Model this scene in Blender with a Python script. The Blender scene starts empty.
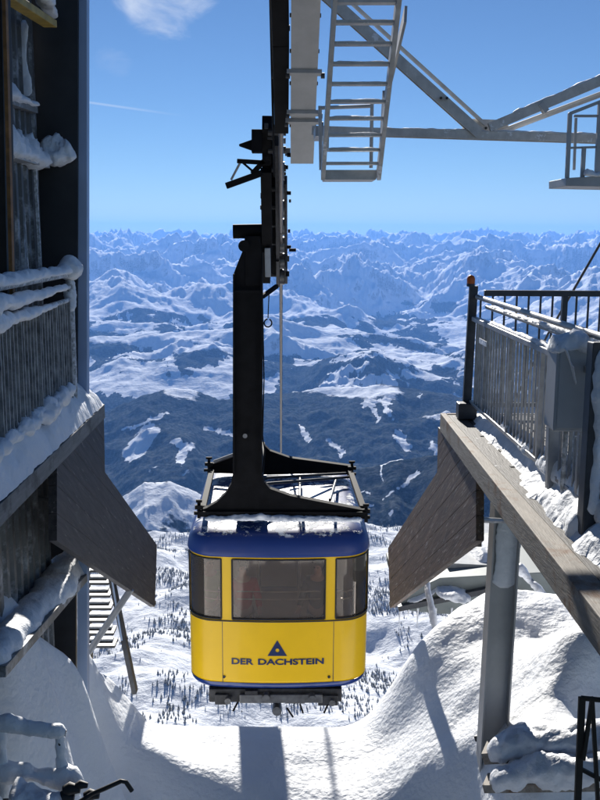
import bpy, bmesh, math, random
import numpy as np
from mathutils import Vector, Matrix, noise as mnoise
random.seed(7); np.random.seed(7)
R = math.radians
scn = bpy.context.scene
COL = scn.collection

# ------------------------------------------------------------------ camera
F = 950.0; PITCH = math.atan(166/F); YAW = math.atan(19/F); ROLL = R(0.35)
cam_d = bpy.data.cameras.new('camera'); cam = bpy.data.objects.new('camera', cam_d); COL.objects.link(cam)
cam_d.sensor_fit = 'VERTICAL'; cam_d.sensor_height = 36; cam_d.lens = F/800*36
cam_d.clip_start = 0.05; cam_d.clip_end = 200000
CR = (Matrix.Rotation(-YAW, 3, 'Z') @ Matrix.Rotation(math.pi/2-PITCH, 3, 'X') @ Matrix.Rotation(ROLL, 3, 'Z'))
cam.matrix_world = CR.to_4x4()
scn.camera = cam
def ray(px, py): return CR @ Vector(((px-300)/F, (400-py)/F, -1))
def P(px, py, Y):  d = ray(px, py); return d*(Y/d.y)        # point of the plane y = Y seen at that pixel
def PX(px, py, X): d = ray(px, py); return d*(X/d.x)
def PZ(px, py, Z): d = ray(px, py); return d*(Z/d.z)

# ------------------------------------------------------------------ light
SUN_EL, SUN_AZ = R(25), R(-3.5)           # azimuth from +Y, negative = left
w = bpy.data.worlds.new("World"); scn.world = w; w.use_nodes = True
nt = w.node_tree; nt.nodes.clear(); N = nt.nodes.new; L = nt.links.new
out = N('ShaderNodeOutputWorld'); bg = N('ShaderNodeBackground'); sky = N('ShaderNodeTexSky')
sky.sky_type = 'NISHITA'; sky.sun_disc = False; sky.sun_elevation = SUN_EL; sky.sun_rotation = SUN_AZ
sky.altitude = 2700; sky.air_density = 1.0; sky.dust_density = 0.0; sky.ozone_density = 6.0
bg.inputs[1].default_value = 0.046
tc = N('ShaderNodeTexCoord')
def vm(op, a, b):
    n = N('ShaderNodeVectorMath'); n.operation = op
    for i, v in enumerate((a, b)):
        if v is None: continue
        if hasattr(v, 'is_output'): L(v, n.inputs[i])
        else: n.inputs[i].default_value = v
    return n
def mt(op, a, b=None, c=None, cl=False):
    n = N('ShaderNodeMath'); n.operation = op; n.use_clamp = cl
    for i, v in enumerate((a, b, c)):
        if v is None: continue
        if hasattr(v, 'is_output'): L(v, n.inputs[i])
        else: n.inputs[i].default_value = v
    return n.outputs[0]
def mr(v, a, b, c, d, sm=True):
    n = N('ShaderNodeMapRange'); n.interpolation_type = 'SMOOTHSTEP' if sm else 'LINEAR'
    L(v, n.inputs[0])
    for i, q in enumerate((a, b, c, d)): n.inputs[i+1].default_value = q
    return n.outputs[0]
# wispy cloud high on the left
g = tc.outputs['Generated']
def cloud(px, py, rx, ry, scale, thr0, thr1, amp):
    d = ray(px, py).normalized(); rt = d.cross(Vector((0,0,1))).normalized(); up = rt.cross(d)
    u = mt('DIVIDE', vm('DOT_PRODUCT', g, tuple(rt)).outputs['Value'], rx)
    v = mt('DIVIDE', vm('DOT_PRODUCT', g, tuple(up)).outputs['Value'], ry)
    fw = vm('DOT_PRODUCT', g, tuple(d)).outputs['Value']
    rr = mt('ADD', mt('POWER', mt('ABSOLUTE', u), 2.0), mt('POWER', mt('ABSOLUTE', v), 2.0))
    mask = mt('MULTIPLY', mr(rr, 0.0, 1.0, 1.0, 0.0), mr(fw, 0.0, 0.1, 0, 1))
    mp = N('ShaderNodeMapping'); L(g, mp.inputs[0]); mp.inputs['Scale'].default_value = (1.0, 1.0, 2.2)
    nz = N('ShaderNodeTexNoise'); L(mp.outputs[0], nz.inputs[0]); nz.inputs['Scale'].default_value = scale
    nz.inputs['Detail'].default_value = 9; nz.inputs['Roughness'].default_value = 0.62; nz.inputs['Distortion'].default_value = 0.5
    s = mt('ADD', nz.outputs[0], mt('MULTIPLY', mt('SUBTRACT', mask, 0.5), 0.55))
    return mt('MULTIPLY', mt('MULTIPLY', mr(s, thr0, thr1, 0, amp), mr(mask, 0, .25, 0, 1)), 1.0)
c1 = cloud(162, -4, 0.075, 0.05, 17, 0.44, 1.15, 1.0)
c2 = cloud(112, 62, 0.03, 0.02, 26, 0.5, 1.0, 0.12)
# thin old contrail
pa, pb = ray(86, 102).normalized(), ray(185, 116).normalized(); nn = pa.cross(pb).normalized(); tdir = (pb-pa)
dist = mt('ABSOLUTE', vm('DOT_PRODUCT', g, tuple(nn)).outputs['Value'])
tt = mt('DIVIDE', mt('SUBTRACT', vm('DOT_PRODUCT', g, tuple(tdir)).outputs['Value'], pa.dot(tdir)), tdir.dot(tdir))
trail = mt('MULTIPLY', mr(dist, 0.0004, 0.0016, 0.28, 0), mt('MULTIPLY', mr(tt, -2.0, -1.5, 0, 1), mr(tt, 0.2, 1.1, 1, 0)))
cm = mt('MAXIMUM', mt('MAXIMUM', c1, c2), trail)
mx = N('ShaderNodeMix'); mx.data_type = 'RGBA'; L(cm, mx.inputs['Factor'])
L(sky.outputs[0], mx.inputs['A']); mx.inputs['B'].default_value = (9.5, 10.2, 11.5, 1)
L(mx.outputs['Result'], bg.inputs[0]); L(bg.outputs[0], out.inputs[0])

sun_d = bpy.data.lights.new('sun', 'SUN'); sun = bpy.data.objects.new('sun', sun_d); COL.objects.link(sun)
sun_d.energy = 4.6; sun_d.angle = R(0.53); sun_d.color = (1.0, 0.955, 0.88)
sv = Vector((math.sin(SUN_AZ)*math.cos(SUN_EL), math.cos(SUN_AZ)*math.cos(SUN_EL), math.sin(SUN_EL)))
sun.rotation_euler = sv.to_track_quat('Z', 'Y').to_euler()
scn.view_settings.view_transform = 'Standard'; scn.view_settings.look = 'None'
scn.view_settings.exposure = 0.82; scn.view_settings.gamma = 1; scn.view_settings.use_curve_mapping = False
scn.cycles.volume_bounces = 1; scn.cycles.max_bounces = 8; scn.cycles.transparent_max_bounces = 16

# ------------------------------------------------------------------ materials
def mat(name, col, rough=0.6, metal=0.0, var=0.15, nscale=6.0, bump=0.0, bscale=None, col2=None, t0=.45, t1=.62, stretch=(1,1,1), coat=0, spec=0.5, c3=None, c3t=(.6,.7), c3s=3.0):
    m = bpy.data.materials.new(name); m.use_nodes = True; t = m.node_tree; n = t.nodes; l = t.links
    b = n['Principled BSDF']; b.inputs['Roughness'].default_value = rough; b.inputs['Metallic'].default_value = metal
    b.inputs['Coat Weight'].default_value = coat; b.inputs['Specular IOR Level'].default_value = spec
    tcn = n.new('ShaderNodeTexCoord'); mp = n.new('ShaderNodeMapping'); mp.inputs['Scale'].default_value = stretch
    l.new(tcn.outputs['Object'], mp.inputs[0])
    nz = n.new('ShaderNodeTexNoise'); nz.inputs['Scale'].default_value = nscale; nz.inputs['Detail'].default_value = 8; nz.inputs['Roughness'].default_value = .6
    l.new(mp.outputs[0], nz.inputs[0])
    r = n.new('ShaderNodeValToRGB'); l.new(nz.outputs[0], r.inputs[0])
    if col2 is None:
        r.color_ramp.elements[0].position = .3; r.color_ramp.elements[1].position = .7
        r.color_ramp.elements[0].color = tuple(c*(1-var) for c in col)+(1,)
        r.color_ramp.elements[1].color = tuple(min(1, c*(1+var)) for c in col)+(1,)
    else:
        r.color_ramp.elements[0].position = t0; r.color_ramp.elements[1].position = t1
        r.color_ramp.elements[0].color = tuple(col)+(1,); r.color_ramp.elements[1].color = tuple(col2)+(1,)
    src = r.outputs[0]
    if c3 is not None:
        n3 = n.new('ShaderNodeTexNoise'); n3.inputs['Scale'].default_value = c3s; n3.inputs['Detail'].default_value = 10; n3.inputs['Roughness'].default_value = .7
        l.new(tcn.outputs['Object'], n3.inputs[0])
        q = n.new('ShaderNodeMapRange'); l.new(n3.outputs[0], q.inputs[0]); q.inputs[1].default_value = c3t[0]; q.inputs[2].default_value = c3t[1]
        mm = n.new('ShaderNodeMix'); mm.data_type = 'RGBA'; l.new(q.outputs[0], mm.inputs['Factor']); l.new(src, mm.inputs['A']); mm.inputs['B'].default_value = tuple(c3)+(1,)
        src = mm.outputs['Result']
    l.new(src, b.inputs['Base Color'])
    if bump:
        nb = n.new('ShaderNodeTexNoise'); nb.inputs['Scale'].default_value = bscale or nscale*4; nb.inputs['Detail'].default_value = 6
        l.new(mp.outputs[0], nb.inputs[0]); bp = n.new('ShaderNodeBump'); bp.inputs['Strength'].default_value = 1.0; bp.inputs['Distance'].default_value = bump
        l.new(nb.outputs[0], bp.inputs['Height']); l.new(bp.outputs[0], b.inputs['Normal'])
    return m
M = {}
M['snow'] = mat('snow', (.80,.82,.85), .6, var=.03, nscale=3, bump=.02, bscale=16)
M['frost'] = mat('frosted_metal', (.30,.31,.31), .6, nscale=28, bump=.004, bscale=60, col2=(.70,.72,.75), t0=.42, t1=.6)
M['frostdark'] = mat('frosted_bar', (.10,.10,.10), .6, nscale=9, bump=.003, bscale=60, col2=(.50,.49,.47), t0=.30, t1=.72)
M['steel'] = mat('galvanised_steel', (.30,.31,.32), .45, .35, var=.18, nscale=7, bump=.0015, bscale=40, c3=(.5,.51,.53), c3t=(.62,.7))
M['girder'] = mat('grey_painted_steel', (.38,.38,.38), .5, .1, var=.12, nscale=4, bump=.001, c3=(.12,.12,.12), c3t=(.64,.74))
M['truss'] = mat('weathered_pale_steel', (.50,.49,.47), .5, .1, var=.2, nscale=9, c3=(.75,.76,.78), c3t=(.60,.64), c3s=6)
M['bluepost'] = mat('sky_tinted_steel', (.34,.44,.62), .45, .1, var=.08, nscale=3)  # blue of the sky light put into the column's base colour
M['darkpanel'] = mat('dark_sheet_metal', (.035,.036,.04), .5, .2, var=.25, nscale=3)
M['corr'] = mat('corrugated_metal', (.085,.086,.088), .5, .2, var=.3, nscale=5, c3=(.5,.52,.55), c3t=(.50,.70), c3s=4)
M['corrlow'] = mat('corrugated_metal_grey', (.17,.17,.165), .5, .2, var=.3, nscale=5, c3=(.55,.57,.6), c3t=(.50,.68), c3s=4)
M['black'] = mat('black_greased_steel', (.006,.006,.007), .75, .0, var=.4, nscale=6, bump=.001, spec=.12)
M['mech'] = mat('dark_machinery', (.035,.035,.037), .45, .4, var=.5, nscale=9)
M['roller'] = mat('worn_roller_metal', (.14,.14,.14), .4, .6, var=.4, nscale=9)
M['rope'] = mat('steel_rope', (.25,.22,.20), .45, .5, var=.2, nscale=50, bump=.002, bscale=120)
M['rust'] = mat('rusty_orange_edge', (.24,.11,.03), .7, var=.4, nscale=12)
M['brown'] = mat('dark_brown_post', (.025,.019,.015), .7, var=.4, nscale=8)
M['yellowbeam'] = mat('faded_yellow_paint', (.42,.28,.05), .6, var=.3, nscale=8)
M['orange'] = mat('orange_plastic', (.65,.13,.01), .4, var=.1)
M['boxgrey'] = mat('grey_enclosure', (.38,.39,.40), .5, .1, var=.08, c3=(.7,.72,.75), c3t=(.66,.74), c3s=8)
M['railsteel'] = mat('worn_rail_steel', (.30,.29,.28), .45, .3, var=.35, nscale=10, c3=(.7,.72,.75), c3t=(.62,.68), c3s=14)
M['darksteel'] = mat('dark_railing_steel', (.05,.053,.06), .5, .4, var=.3, nscale=10)
M['fascia'] = mat('weathered_fascia_timber', (.24,.215,.185), .75, var=.3, nscale=4, stretch=(8,.8,8), bump=.003, bscale=18, c3=(.16,.09,.05), c3t=(.52,.62), c3s=3.5)
M['fascial'] = mat('grey_fascia_timber', (.19,.19,.185), .75, var=.25, nscale=4, stretch=(8,.8,8), bump=.003, bscale=18, c3=(.09,.085,.08), c3t=(.52,.62), c3s=3.5)
M['deckwood'] = mat('wet_deck_plank', (.055,.05,.047), .7, var=.4, nscale=4, stretch=(8,.8,8), bump=.004, bscale=14, c3=(.6,.62,.65), c3t=(.62,.70), c3s=7)
def board_mat(name, a, b, snowt=(.66,.72)):
    m = mat(name, a, .6, nscale=3.5, stretch=(1,1,1), bump=.003, bscale=10, col2=b, t0=.35, t1=.65, c3=(.42,.38,.34), c3t=snowt, c3s=1)
    t = m.node_tree
    for n in t.nodes:
        if n.type == 'MAPPING':
            n.vector_type = 'TEXTURE'; n.inputs['Rotation'].default_value = (R(-31),0,0); n.inputs['Scale'].default_value = (.15,1.6,.12)
            mp = n
    for n in t.nodes:
        if n.type == 'TEX_NOISE' and abs(n.inputs['Scale'].default_value-1) < 1e-6:
            n.inputs['Scale'].default_value = 5; t.links.new(mp.outputs[0], n.inputs[0])
    return m
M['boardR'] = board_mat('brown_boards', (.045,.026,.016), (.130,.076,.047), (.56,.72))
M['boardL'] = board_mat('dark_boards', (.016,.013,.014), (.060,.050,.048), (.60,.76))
M['yellow'] = mat('yellow_cabin_paint', (.76,.465,.006), .4, var=.04, nscale=2, coat=.12, spec=.3, c3=(.45,.30,.03), c3t=(.62,.85), c3s=2.5)
M['blue'] = mat('blue_cabin_paint', (.012,.035,.17), .28, var=.15, nscale=3, coat=.4)
M['bluedark'] = mat('navy_lettering', (.010,.022,.085), .4, var=.1)
M['rubber'] = mat('black_rubber', (.015,.015,.016), .6, var=.2)
M['interior'] = mat('grey_cabin_interior', (.30,.29,.27), .6, var=.1)
M['greenroof'] = mat('grey_green_sheet', (.16,.185,.185), .5, .1, var=.15, nscale=2, c3=(.6,.62,.65), c3t=(.60,.7), c3s=1.5)
M['ice'] = mat('icy_crust', (.72,.74,.78), .4, var=.08, nscale=12, bump=.012, bscale=22)
M['snowroof'] = M['snow']
def glass(name, tint, gl=.05):
    m = bpy.data.materials.new(name); m.use_nodes = True; t = m.node_tree; t.nodes.clear()
    o = t.nodes.new('ShaderNodeOutputMaterial'); tr = t.nodes.new('ShaderNodeBsdfTransparent'); gs = t.nodes.new('ShaderNodeBsdfGlossy'); mxs = t.nodes.new('ShaderNodeMixShader'); fr = t.nodes.new('ShaderNodeFresnel')
    nz = t.nodes.new('ShaderNodeTexNoise'); nz.inputs['Scale'].default_value = 2.0
    cr = t.nodes.new('ShaderNodeValToRGB'); t.links.new(nz.outputs[0], cr.inputs[0])
    cr.color_ramp.elements[0].color = tuple(c*.85 for c in tint)+(1,); cr.color_ramp.elements[1].color = tuple(tint)+(1,)
    t.links.new(cr.outputs[0], tr.inputs[0])
    gs.inputs['Roughness'].default_value = gl; fr.inputs[0].default_value = 1.5
    df = t.nodes.new('ShaderNodeBsdfDiffuse'); df.inputs[0].default_value = (.42,.37,.33,1); m2 = t.nodes.new('ShaderNodeMixShader'); m2.inputs[0].default_value = .13; t.links.new(tr.outputs[0], m2.inputs[1]); t.links.new(df.outputs[0], m2.inputs[2])  # matt grey-brown veil mixed in for the panes' pale reflection
    t.links.new(fr.outputs[0], mxs.inputs[0]); t.links.new(m2.outputs[0], mxs.inputs[1]); t.links.new(gs.outputs[0], mxs.inputs[2]); t.links.new(mxs.outputs[0], o.inputs[0])
    return m
M['glass'] = glass('brown_tinted_glass', (.94,.85,.77))

# ------------------------------------------------------------------ builders
def tag(o, label=None, cat=None, group=None, kind=None):
    if label: o['label'] = label
    if cat: o['category'] = cat
    if group: o['group'] = group
    if kind: o['kind'] = kind
    return o
def thing(name, label, cat, loc=(0,0,0), group=None):
    o = bpy.data.objects.new(name, None); COL.objects.link(o); o.location = Vector(loc); o.empty_display_size = .2
    return tag(o, label, cat, group)
def origin(p):
    v = Vector((0,0,0))
    while p is not None: v += p.location; p = p.parent
    return v
class MB:
    def __init__(s): s.v = []; s.f = []; s.sm = []
    def add(s, vs, fs, smooth=False):
        b = len(s.v); s.v += [Vector(v) for v in vs]; s.f += [tuple(i+b for i in f) for f in fs]; s.sm += [smooth]*len(fs); return s
    def box(s, lo, hi):
        x0,y0,z0 = lo; x1,y1,z1 = hi
        return s.add([(x0,y0,z0),(x1,y0,z0),(x1,y1,z0),(x0,y1,z0),(x0,y0,z1),(x1,y0,z1),(x1,y1,z1),(x0,y1,z1)],
                     [(0,3,2,1),(4,5,6,7),(0,1,5,4),(1,2,6,5),(2,3,7,6),(3,0,4,7)])
    def bar(s, a, b, wd, h, up=(0,0,1), ch=0.0):
        a = Vector(a); b = Vector(b); d = (b-a).normalized(); up = Vector(up)
        if abs(d.dot(up)) > .98: up = Vector((0,1,0))
        r = d.cross(up).normalized(); u = r.cross(d)
        c = [(-1,-1),(1,-1),(1,1),(-1,1)]
        vs = [p+r*(i*wd/2)+u*(j*h/2) for p in (a,b) for i,j in c]
        return s.add(vs, [(0,1,2,3),(7,6,5,4),(0,4,5,1),(1,5,6,2),(2,6,7,3),(3,7,4,0)])
    def tube(s, pts, r, n=10, caps=True):
        pts = [Vector(p) for p in pts]; rs = r if isinstance(r, (list,tuple)) else [r]*len(pts)
        vs = []; prev = None
        for i,p in enumerate(pts):
            d = (pts[min(i+1,len(pts)-1)]-pts[max(i-1,0)]).normalized()
            if prev is None:
                a = Vector((0,0,1)) if abs(d.z) < .9 else Vector((0,1,0)); x = d.cross(a).normalized()
            else: x = (prev-d*prev.dot(d)).normalized()
            prev = x; y = d.cross(x)
            vs += [p+(x*math.cos(2*math.pi*k/n)+y*math.sin(2*math.pi*k/n))*rs[i] for k in range(n)]
        fs = [(i*n+k, i*n+(k+1)%n, (i+1)*n+(k+1)%n, (i+1)*n+k) for i in range(len(pts)-1) for k in range(n)]
        s.add(vs, fs, True)
        if caps: s.add(vs[:n], [tuple(range(n))[::-1]]); s.add(vs[-n:], [tuple(range(n))])
        return s
    def prism(s, poly, ext):
        ext = Vector(ext); poly = [Vector(p) for p in poly]; n = len(poly)
        return s.add(poly+[p+ext for p in poly], [tuple(range(n))[::-1], tuple(range(n,2*n))]+[(i,(i+1)%n,n+(i+1)%n,n+i) for i in range(n)])
    def build(s, name, m, parent=None, bevel=0, label=None):
        o0 = origin(parent)
        me = bpy.data.meshes.new(name); me.from_pydata([tuple(v-o0) for v in s.v], [], s.f)
        me.polygons.foreach_set('use_smooth', s.sm); me.update()
        if bevel or len(s.f) < 4000:
            bm = bmesh.new(); bm.from_mesh(me); bmesh.ops.recalc_face_normals(bm, faces=bm.faces); bm.to_mesh(me); bm.free()
        ob = bpy.data.objects.new(name, me); COL.objects.link(ob); ob.data.materials.append(m); ob.parent = parent
        if bevel:
            bv = ob.modifiers.new('bevel', 'BEVEL'); bv.width = bevel; bv.segments = 2; bv.limit_method = 'ANGLE'
        if label: ob['label'] = label
        return ob
def fb(p, sc, oc=4): return mnoise.fractal(Vector(p)*sc, 1.0, 2.0, oc)
def lumpy(pts, ws, hs, seed=0, amp=.25, step=.03, n=26, sc=5.0, flat=.35):
    """snow lying along a polyline: an uneven bead, ws half widths, hs heights above the line"""
    mb = MB(); pts = [Vector(p) for p in pts]
    if not isinstance(ws, (list,tuple)): ws = [ws]*len(pts)
    if not isinstance(hs, (list,tuple)): hs = [hs]*len(pts)
    ring = []; tot = sum((pts[i+1]-pts[i]).length for i in range(len(pts)-1)); step = min(step, tot/26)
    for i in range(len(pts)-1):
        a,b = pts[i],pts[i+1]; k = max(2, int((b-a).length/step))
        for j in range(k + (i == len(pts)-2)):
            t = j/k; ring.append((a.lerp(b,t), ws[i]*(1-t)+ws[i+1]*t, hs[i]*(1-t)+hs[i+1]*t, (b-a).normalized()))
    vs = []
    for i,(p,wd,h,d) in enumerate(ring):
        r = d.cross(Vector((0,0,1)));  r = r.normalized() if r.length > .1 else Vector((1,0,0))
        u = Vector((0,0,1)) if abs(d.z) < .8 else r.cross(d)
        e = min(1, (i+.35)/2.2, (len(ring)-1-i+.35)/2.2); e = math.sqrt(max(.04, e))
        for k in range(n):
            an = 2*math.pi*k/n; cx, sz = math.cos(an), math.sin(an)
            q = p + r*(wd*cx*e) + u*(h*sz*e if sz > 0 else h*flat*sz*e)
            f = 1 + amp*fb(q+Vector((seed*7.1,0,0)), sc)*1.9 + amp*.7*fb(q+Vector((seed*3.1,5,0)), sc*3.5)
            vs.append(p+(q-p)*f)
    fs = [(i*n+k, i*n+(k+1)%n, (i+1)*n+(k+1)%n, (i+1)*n+k) for i in range(len(ring)-1) for k in range(n)]
    fs += [tuple(range(n))[::-1], tuple(range((len(ring)-1)*n, len(ring)*n))]
    return mb.add(vs, fs, True)
def clip(poly, p0, nrm):
    outp = []
    for i in range(len(poly)):
        a, b = poly[i], poly[(i+1)%len(poly)]; da = (a-p0).dot(nrm); db = (b-p0).dot(nrm)
        if da >= 0: outp.append(a)
        if (da >= 0) != (db >= 0): outp.append(a.lerp(b, da/(da-db)))
    return outp

# ------------------------------------------------------------------ numpy noise
_perm = np.random.RandomState(3).permutation(4096)
_ang = np.random.RandomState(5).rand(4096)*2*np.pi; _gx, _gy = np.cos(_ang), np.sin(_ang)
def perlin(x, y):
    xi = np.floor(x).astype(np.int64); yi = np.floor(y).astype(np.int64); xf = x-xi; yf = y-yi
    u = xf*xf*xf*(xf*(xf*6-15)+10); v = yf*yf*yf*(yf*(yf*6-15)+10)
    def gr(i, j):
        h = _perm[(_perm[(xi+i) & 4095]+yi+j) & 4095]; return _gx[h]*(xf-i)+_gy[h]*(yf-j)
    a = gr(0,0); b = gr(1,0); c = gr(0,1); d = gr(1,1)
    return ((a+u*(b-a))*(1-v)+(c+u*(d-c))*v)*1.4
def fbm(x, y, oc=6, g=.5):
    s = 0; a = 1; 
    for i in range(oc): s = s+a*perlin(x+17.3*i, y-9.1*i); x = x*2.03; y = y*2.03; a *= g
    return s
def ridged(x, y, oc=7, g=.5, gain=2.0):
    s = 0; a = .5; wgt = 1
    for i in range(oc):
        n = (1-np.abs(perlin(x+31.7*i, y+11.3*i)))**2; n = n*wgt; wgt = np.clip(n*gain, 0, 1); s = s+n*a; x = x*2.07; y = y*2.07; a *= g
    return s
def smax(a, b, k): return .5*(a+b+np.sqrt((a-b)**2+k*k))
def sstep(a, b, x): t = np.clip((x-a)/(b-a), 0, 1); return t*t*(3-2*t)

# ------------------------------------------------------------------ far land: one sheet from under the station to the last range
pitch = PITCH
def tand(py): return math.tan(math.atan((py-400)/F)+PITCH)        # drop per metre at that picture row
def px_of(x, y): return 300+F*np.tan(np.arctan2(x, y)-YAW)
def height(x, y):
    D = np.hypot(x, y); px = px_of(x, y); lD = np.log(D)
    kD = [100,150,300,600,900,1250,1450,1700,2300,3000,4500,6000,9500,12000,14500,17000,22000,30000,40000,48000,70000]
    kz = [-150,-190,-265,-345,-400,-430,-470,-640,-1150,-1400,-1650,-1750,-1850,-1850,-1830,-1830,-1850,-1800,-1600,-1450,-1450]
    z = np.interp(lD, np.log(kD), kz)
    wx = x+900*fbm(x/5000, y/5000, 3); wy = y+900*fbm(x/5000+40, y/5000+7, 3)
    # far alpine ranges
    A = np.interp(D, [15500,18000,23000,30000,40000,47000,60000], [0,950,1500,1750,1700,1700,900])
    rg = ridged(wx/5600+3.1, wy/5600+1.7, 10, .53)
    z = z + A*(rg-.12)*1.22 + np.where(D > 15500, 1, 0)*90*fbm(x/1500, y/1500, 5)*sstep(15500, 17500, D)
    # middle hills around the valley
    B = sstep(8500, 11500, D)*(1-sstep(16500, 20000, D))
    rh = ridged(wx/4200+8.2, wy/4200+5.5, 7, .47)
    side = 1-sstep(-150, 60, -np.abs(px-430)+20)*sstep(12800, 14200, D)*(1-sstep(15800, 17000, D))
    z = z + B*700*rh*side + B*40*fbm(x/900, y/900, 4)
    def ridge(z, pxs, pys, Dc, sn, sf, k=120, wob=0, nz=0, nsc=900):
        pys2 = np.interp(px, pxs, pys)+1.6*fbm(px/22.0+Dc, px*0+1.3, 4); Dd = Dc+wob*fbm(px/140.0, px*0+2.2, 3)
        zc = -Dd*np.tan(np.arctan((pys2-400)/F)+PITCH)
        dd = D-Dd
        prof = zc - np.where(dd < 0, -dd*sn, dd*sf)
        rr = ridged(x/nsc+5, y/nsc+2, 7, .5)-.45
        prof = prof + nz*rr*np.clip(np.abs(dd)/700+.12, 0, 1)
        return smax(z, prof, k)
    z = ridge(z, [-200,85,230,270,300,345,372,395,430,460,520,700], [330,338,332,318,326,344,360,372,385,382,370,360], 12500, .30, .45, 150, 500, 420, 1300)
    z = ridge(z, [-200,230,300,340,375,400,440,460,600], [410,405,375,352,350,361,378,382,390], 10300, .22, .5, 90, 300, 330, 900)
    z = ridge(z, [-300,60,103,130,163,190,217,262,320,385,425,462,520,700], [430,418,410,399,390,392,402,396,388,384,388,393,388,380], 7400, .12, .6, 60, 350, 150, 900)
    z = ridge(z, [-300,70,123,140,167,190,240,300,340,355,395,435,480,560,800], [540,512,488,477,481,493,515,500,478,468,459,451,446,440,440], 3500, .30, .6, 30, 150, 110, 420)
    z = ridge(z, [-300,100,150,190,260,330,367,395,450,600], [520,524,529,535,540,532,524,530,526,520], 1400, .12, .8, 12, 60, 18, 150)
    z = z + 34*fbm(x/230+3, y/240, 3)*sstep(400, 700, D)*(1-sstep(1250,1500,D)) + 9*fbm(x/130, y/130, 5)*sstep(200, 500, D)*(1-.4*sstep(1500, 3000, D)) + 15*fbm(x/420, y/420, 5)*sstep(1800, 3500, D)
    return z
def forest_mask(x, y, z):
    D = np.hypot(x, y); px = px_of(x, y); py = 400+F*np.tan(np.arctan2(-z, D)-PITCH)
    f = 1-sstep(-1230-200*sstep(9500, 11000, D)-230*sstep(14000, 19000, D), -1000-200*sstep(9500, 11000, D)-230*sstep(14000, 19000, D), z+220*fbm(x/1400, y/1400, 6))                  # below the tree line
    f = f*(1-sstep(-1795, -1835, z)*sstep(12500, 13800, D))                  # the white valley floor
    cl = fbm(x/1300+20, y/1300+3, 7, .62)
    q_ = .16*sstep(8500, 8900, D)*(1-sstep(10800, 12500, D)); f = f*(1-sstep(.10-q_, .34-q_, cl)*sstep(8500, 9500, D))
    f = np.where((D < 5800) & (D > 2000), np.where(px < 240, np.clip(.30+.9*fbm(x/150, y/150, 5)+(-1010-z)/500, 0, 1), 1.0), f)
    # meadows and ski runs on the near ridges, (from, to, half width) each laid out on the ground
    wob = lambda s, a: a*fbm(x/s, y/s, 5)
    qx = px+wob(230, 3.0)+wob(70, 3.0); qy = py+wob(260, 2.5)+wob(90, 2.5)
    def run(a, b, r0, r1, lo=5000, hi=8800):
        t = np.clip(((qx-a[0])*(b[0]-a[0])+(qy-a[1])*(b[1]-a[1]))/((b[0]-a[0])**2+(b[1]-a[1])**2), 0, 1)
        d = np.hypot(qx-a[0]-t*(b[0]-a[0]), qy-a[1]-t*(b[1]-a[1])); r = r0+(r1-r0)*t
        return (1-sstep(r*.5, r*1.5, d))*((D > lo) & (D < hi))
    m = 0*x
    for a, b, r0, r1 in [((118,431),(166,411),1.3,1.8), ((150,428),(128,450),7,9), ((172,441),(188,445),4,4), ((180,444),(178,462),5,4),
                         ((205,428),(232,434),3,3), ((366,403),(388,399),2.0,1.6), ((372,400),(380,421),4.5,1.5), ((386,399),(394,418),3,2), ((400,430),(411,446),3,4.5), ((435,440),(438,450),2,3),
                         ((300,425),(310,440),1,3), ((420,392),(422,396),1,1), ((330,440),(345,455),2,3)]:
        m = np.maximum(m, run(a, b, r0, r1))
    for a, b, r0, r1 in [((384,462),(405,456),1.2,1.2), ((384,462),(388,478),1.5,1), ((422,470),(400,484),1.6,1.4), ((400,484),(388,498),1.5,1), ((355,487),(372,492),1.5,1.5), ((393,512),(397,508),3,2), ((366,504),(376,506),2,1), ((430,500),(436,520),2,2)]:
        m = np.maximum(m, run(a, b, r0, r1, 2200, 5000))
    for a, b, r0, r1 in [((85,300),(120,318),2,2), ((160,270),(205,335),3,4), ((205,335),(170,318),3,2), ((178,330),(160,370),2.5,2), ((90,384),(150,372),6,5), ((165,345),(180,400),3,5), ((195,390),(232,402),4,3),
                         ((128,315),(131,336),2,2), ((190,380),(222,392),4,3), ((262,392),(278,375),4,3), ((350,300),(460,318),4,5), ((350,355),(420,352),2,2), ((375,345),(460,362),3.5,6), ((380,352),(430,365),2,3)]:
        m = np.maximum(m, run(a, b, r0, r1, 8600, 22000)*.95)
    f = f*(1-m*np.where(D < 8800, .82, 1))
    f = np.where(D < 1900, .0+.0*f, f)
    return np.clip(f, 0, 1), py
def fan(name, nA, nR, a0, a1, D0, D1, dens=None):
    an = np.linspace(R(a0), R(a1), nA)+YAW; rr = np.exp(np.linspace(math.log(D0), math.log(D1), nR))
    A_, R_ = np.meshgrid(an, rr); x = (np.sin(A_)*R_).ravel(); y = (np.cos(A_)*R_).ravel(); z = height(x, y)
    f, _ = forest_mask(x, y, z)
    me = bpy.data.meshes.new(name); nv = nA*nR; me.vertices.add(nv)
    me.vertices.foreach_set('co', np.stack([x, y, z], 1).astype(np.float32).ravel())
    i = np.arange(nR-1)[:, None]*nA+np.arange(nA-1)[None, :]; q = np.stack([i, i+1, i+nA+1, i+nA], -1).reshape(-1, 4)
    me.loops.add(q.size); me.polygons.add(len(q)); me.loops.foreach_set('vertex_index', q.ravel().astype(np.int32))
    me.polygons.foreach_set('loop_start', (np.arange(len(q))*4).astype(np.int32)); me.polygons.foreach_set('use_smooth', np.ones(len(q), bool))
    at = me.attributes.new('forest', 'FLOAT', 'POINT'); at.data.foreach_set('value', f.astype(np.float32))
    me.update(); ob = bpy.data.objects.new(name, me); COL.objects.link(ob); return ob
land = fan('mountains', 1150, 1500, -27, 27, 120, 62000); tag(land, 'snowy alpine ranges, forest ridges and valleys far below the station', None, None, 'structure')
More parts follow.
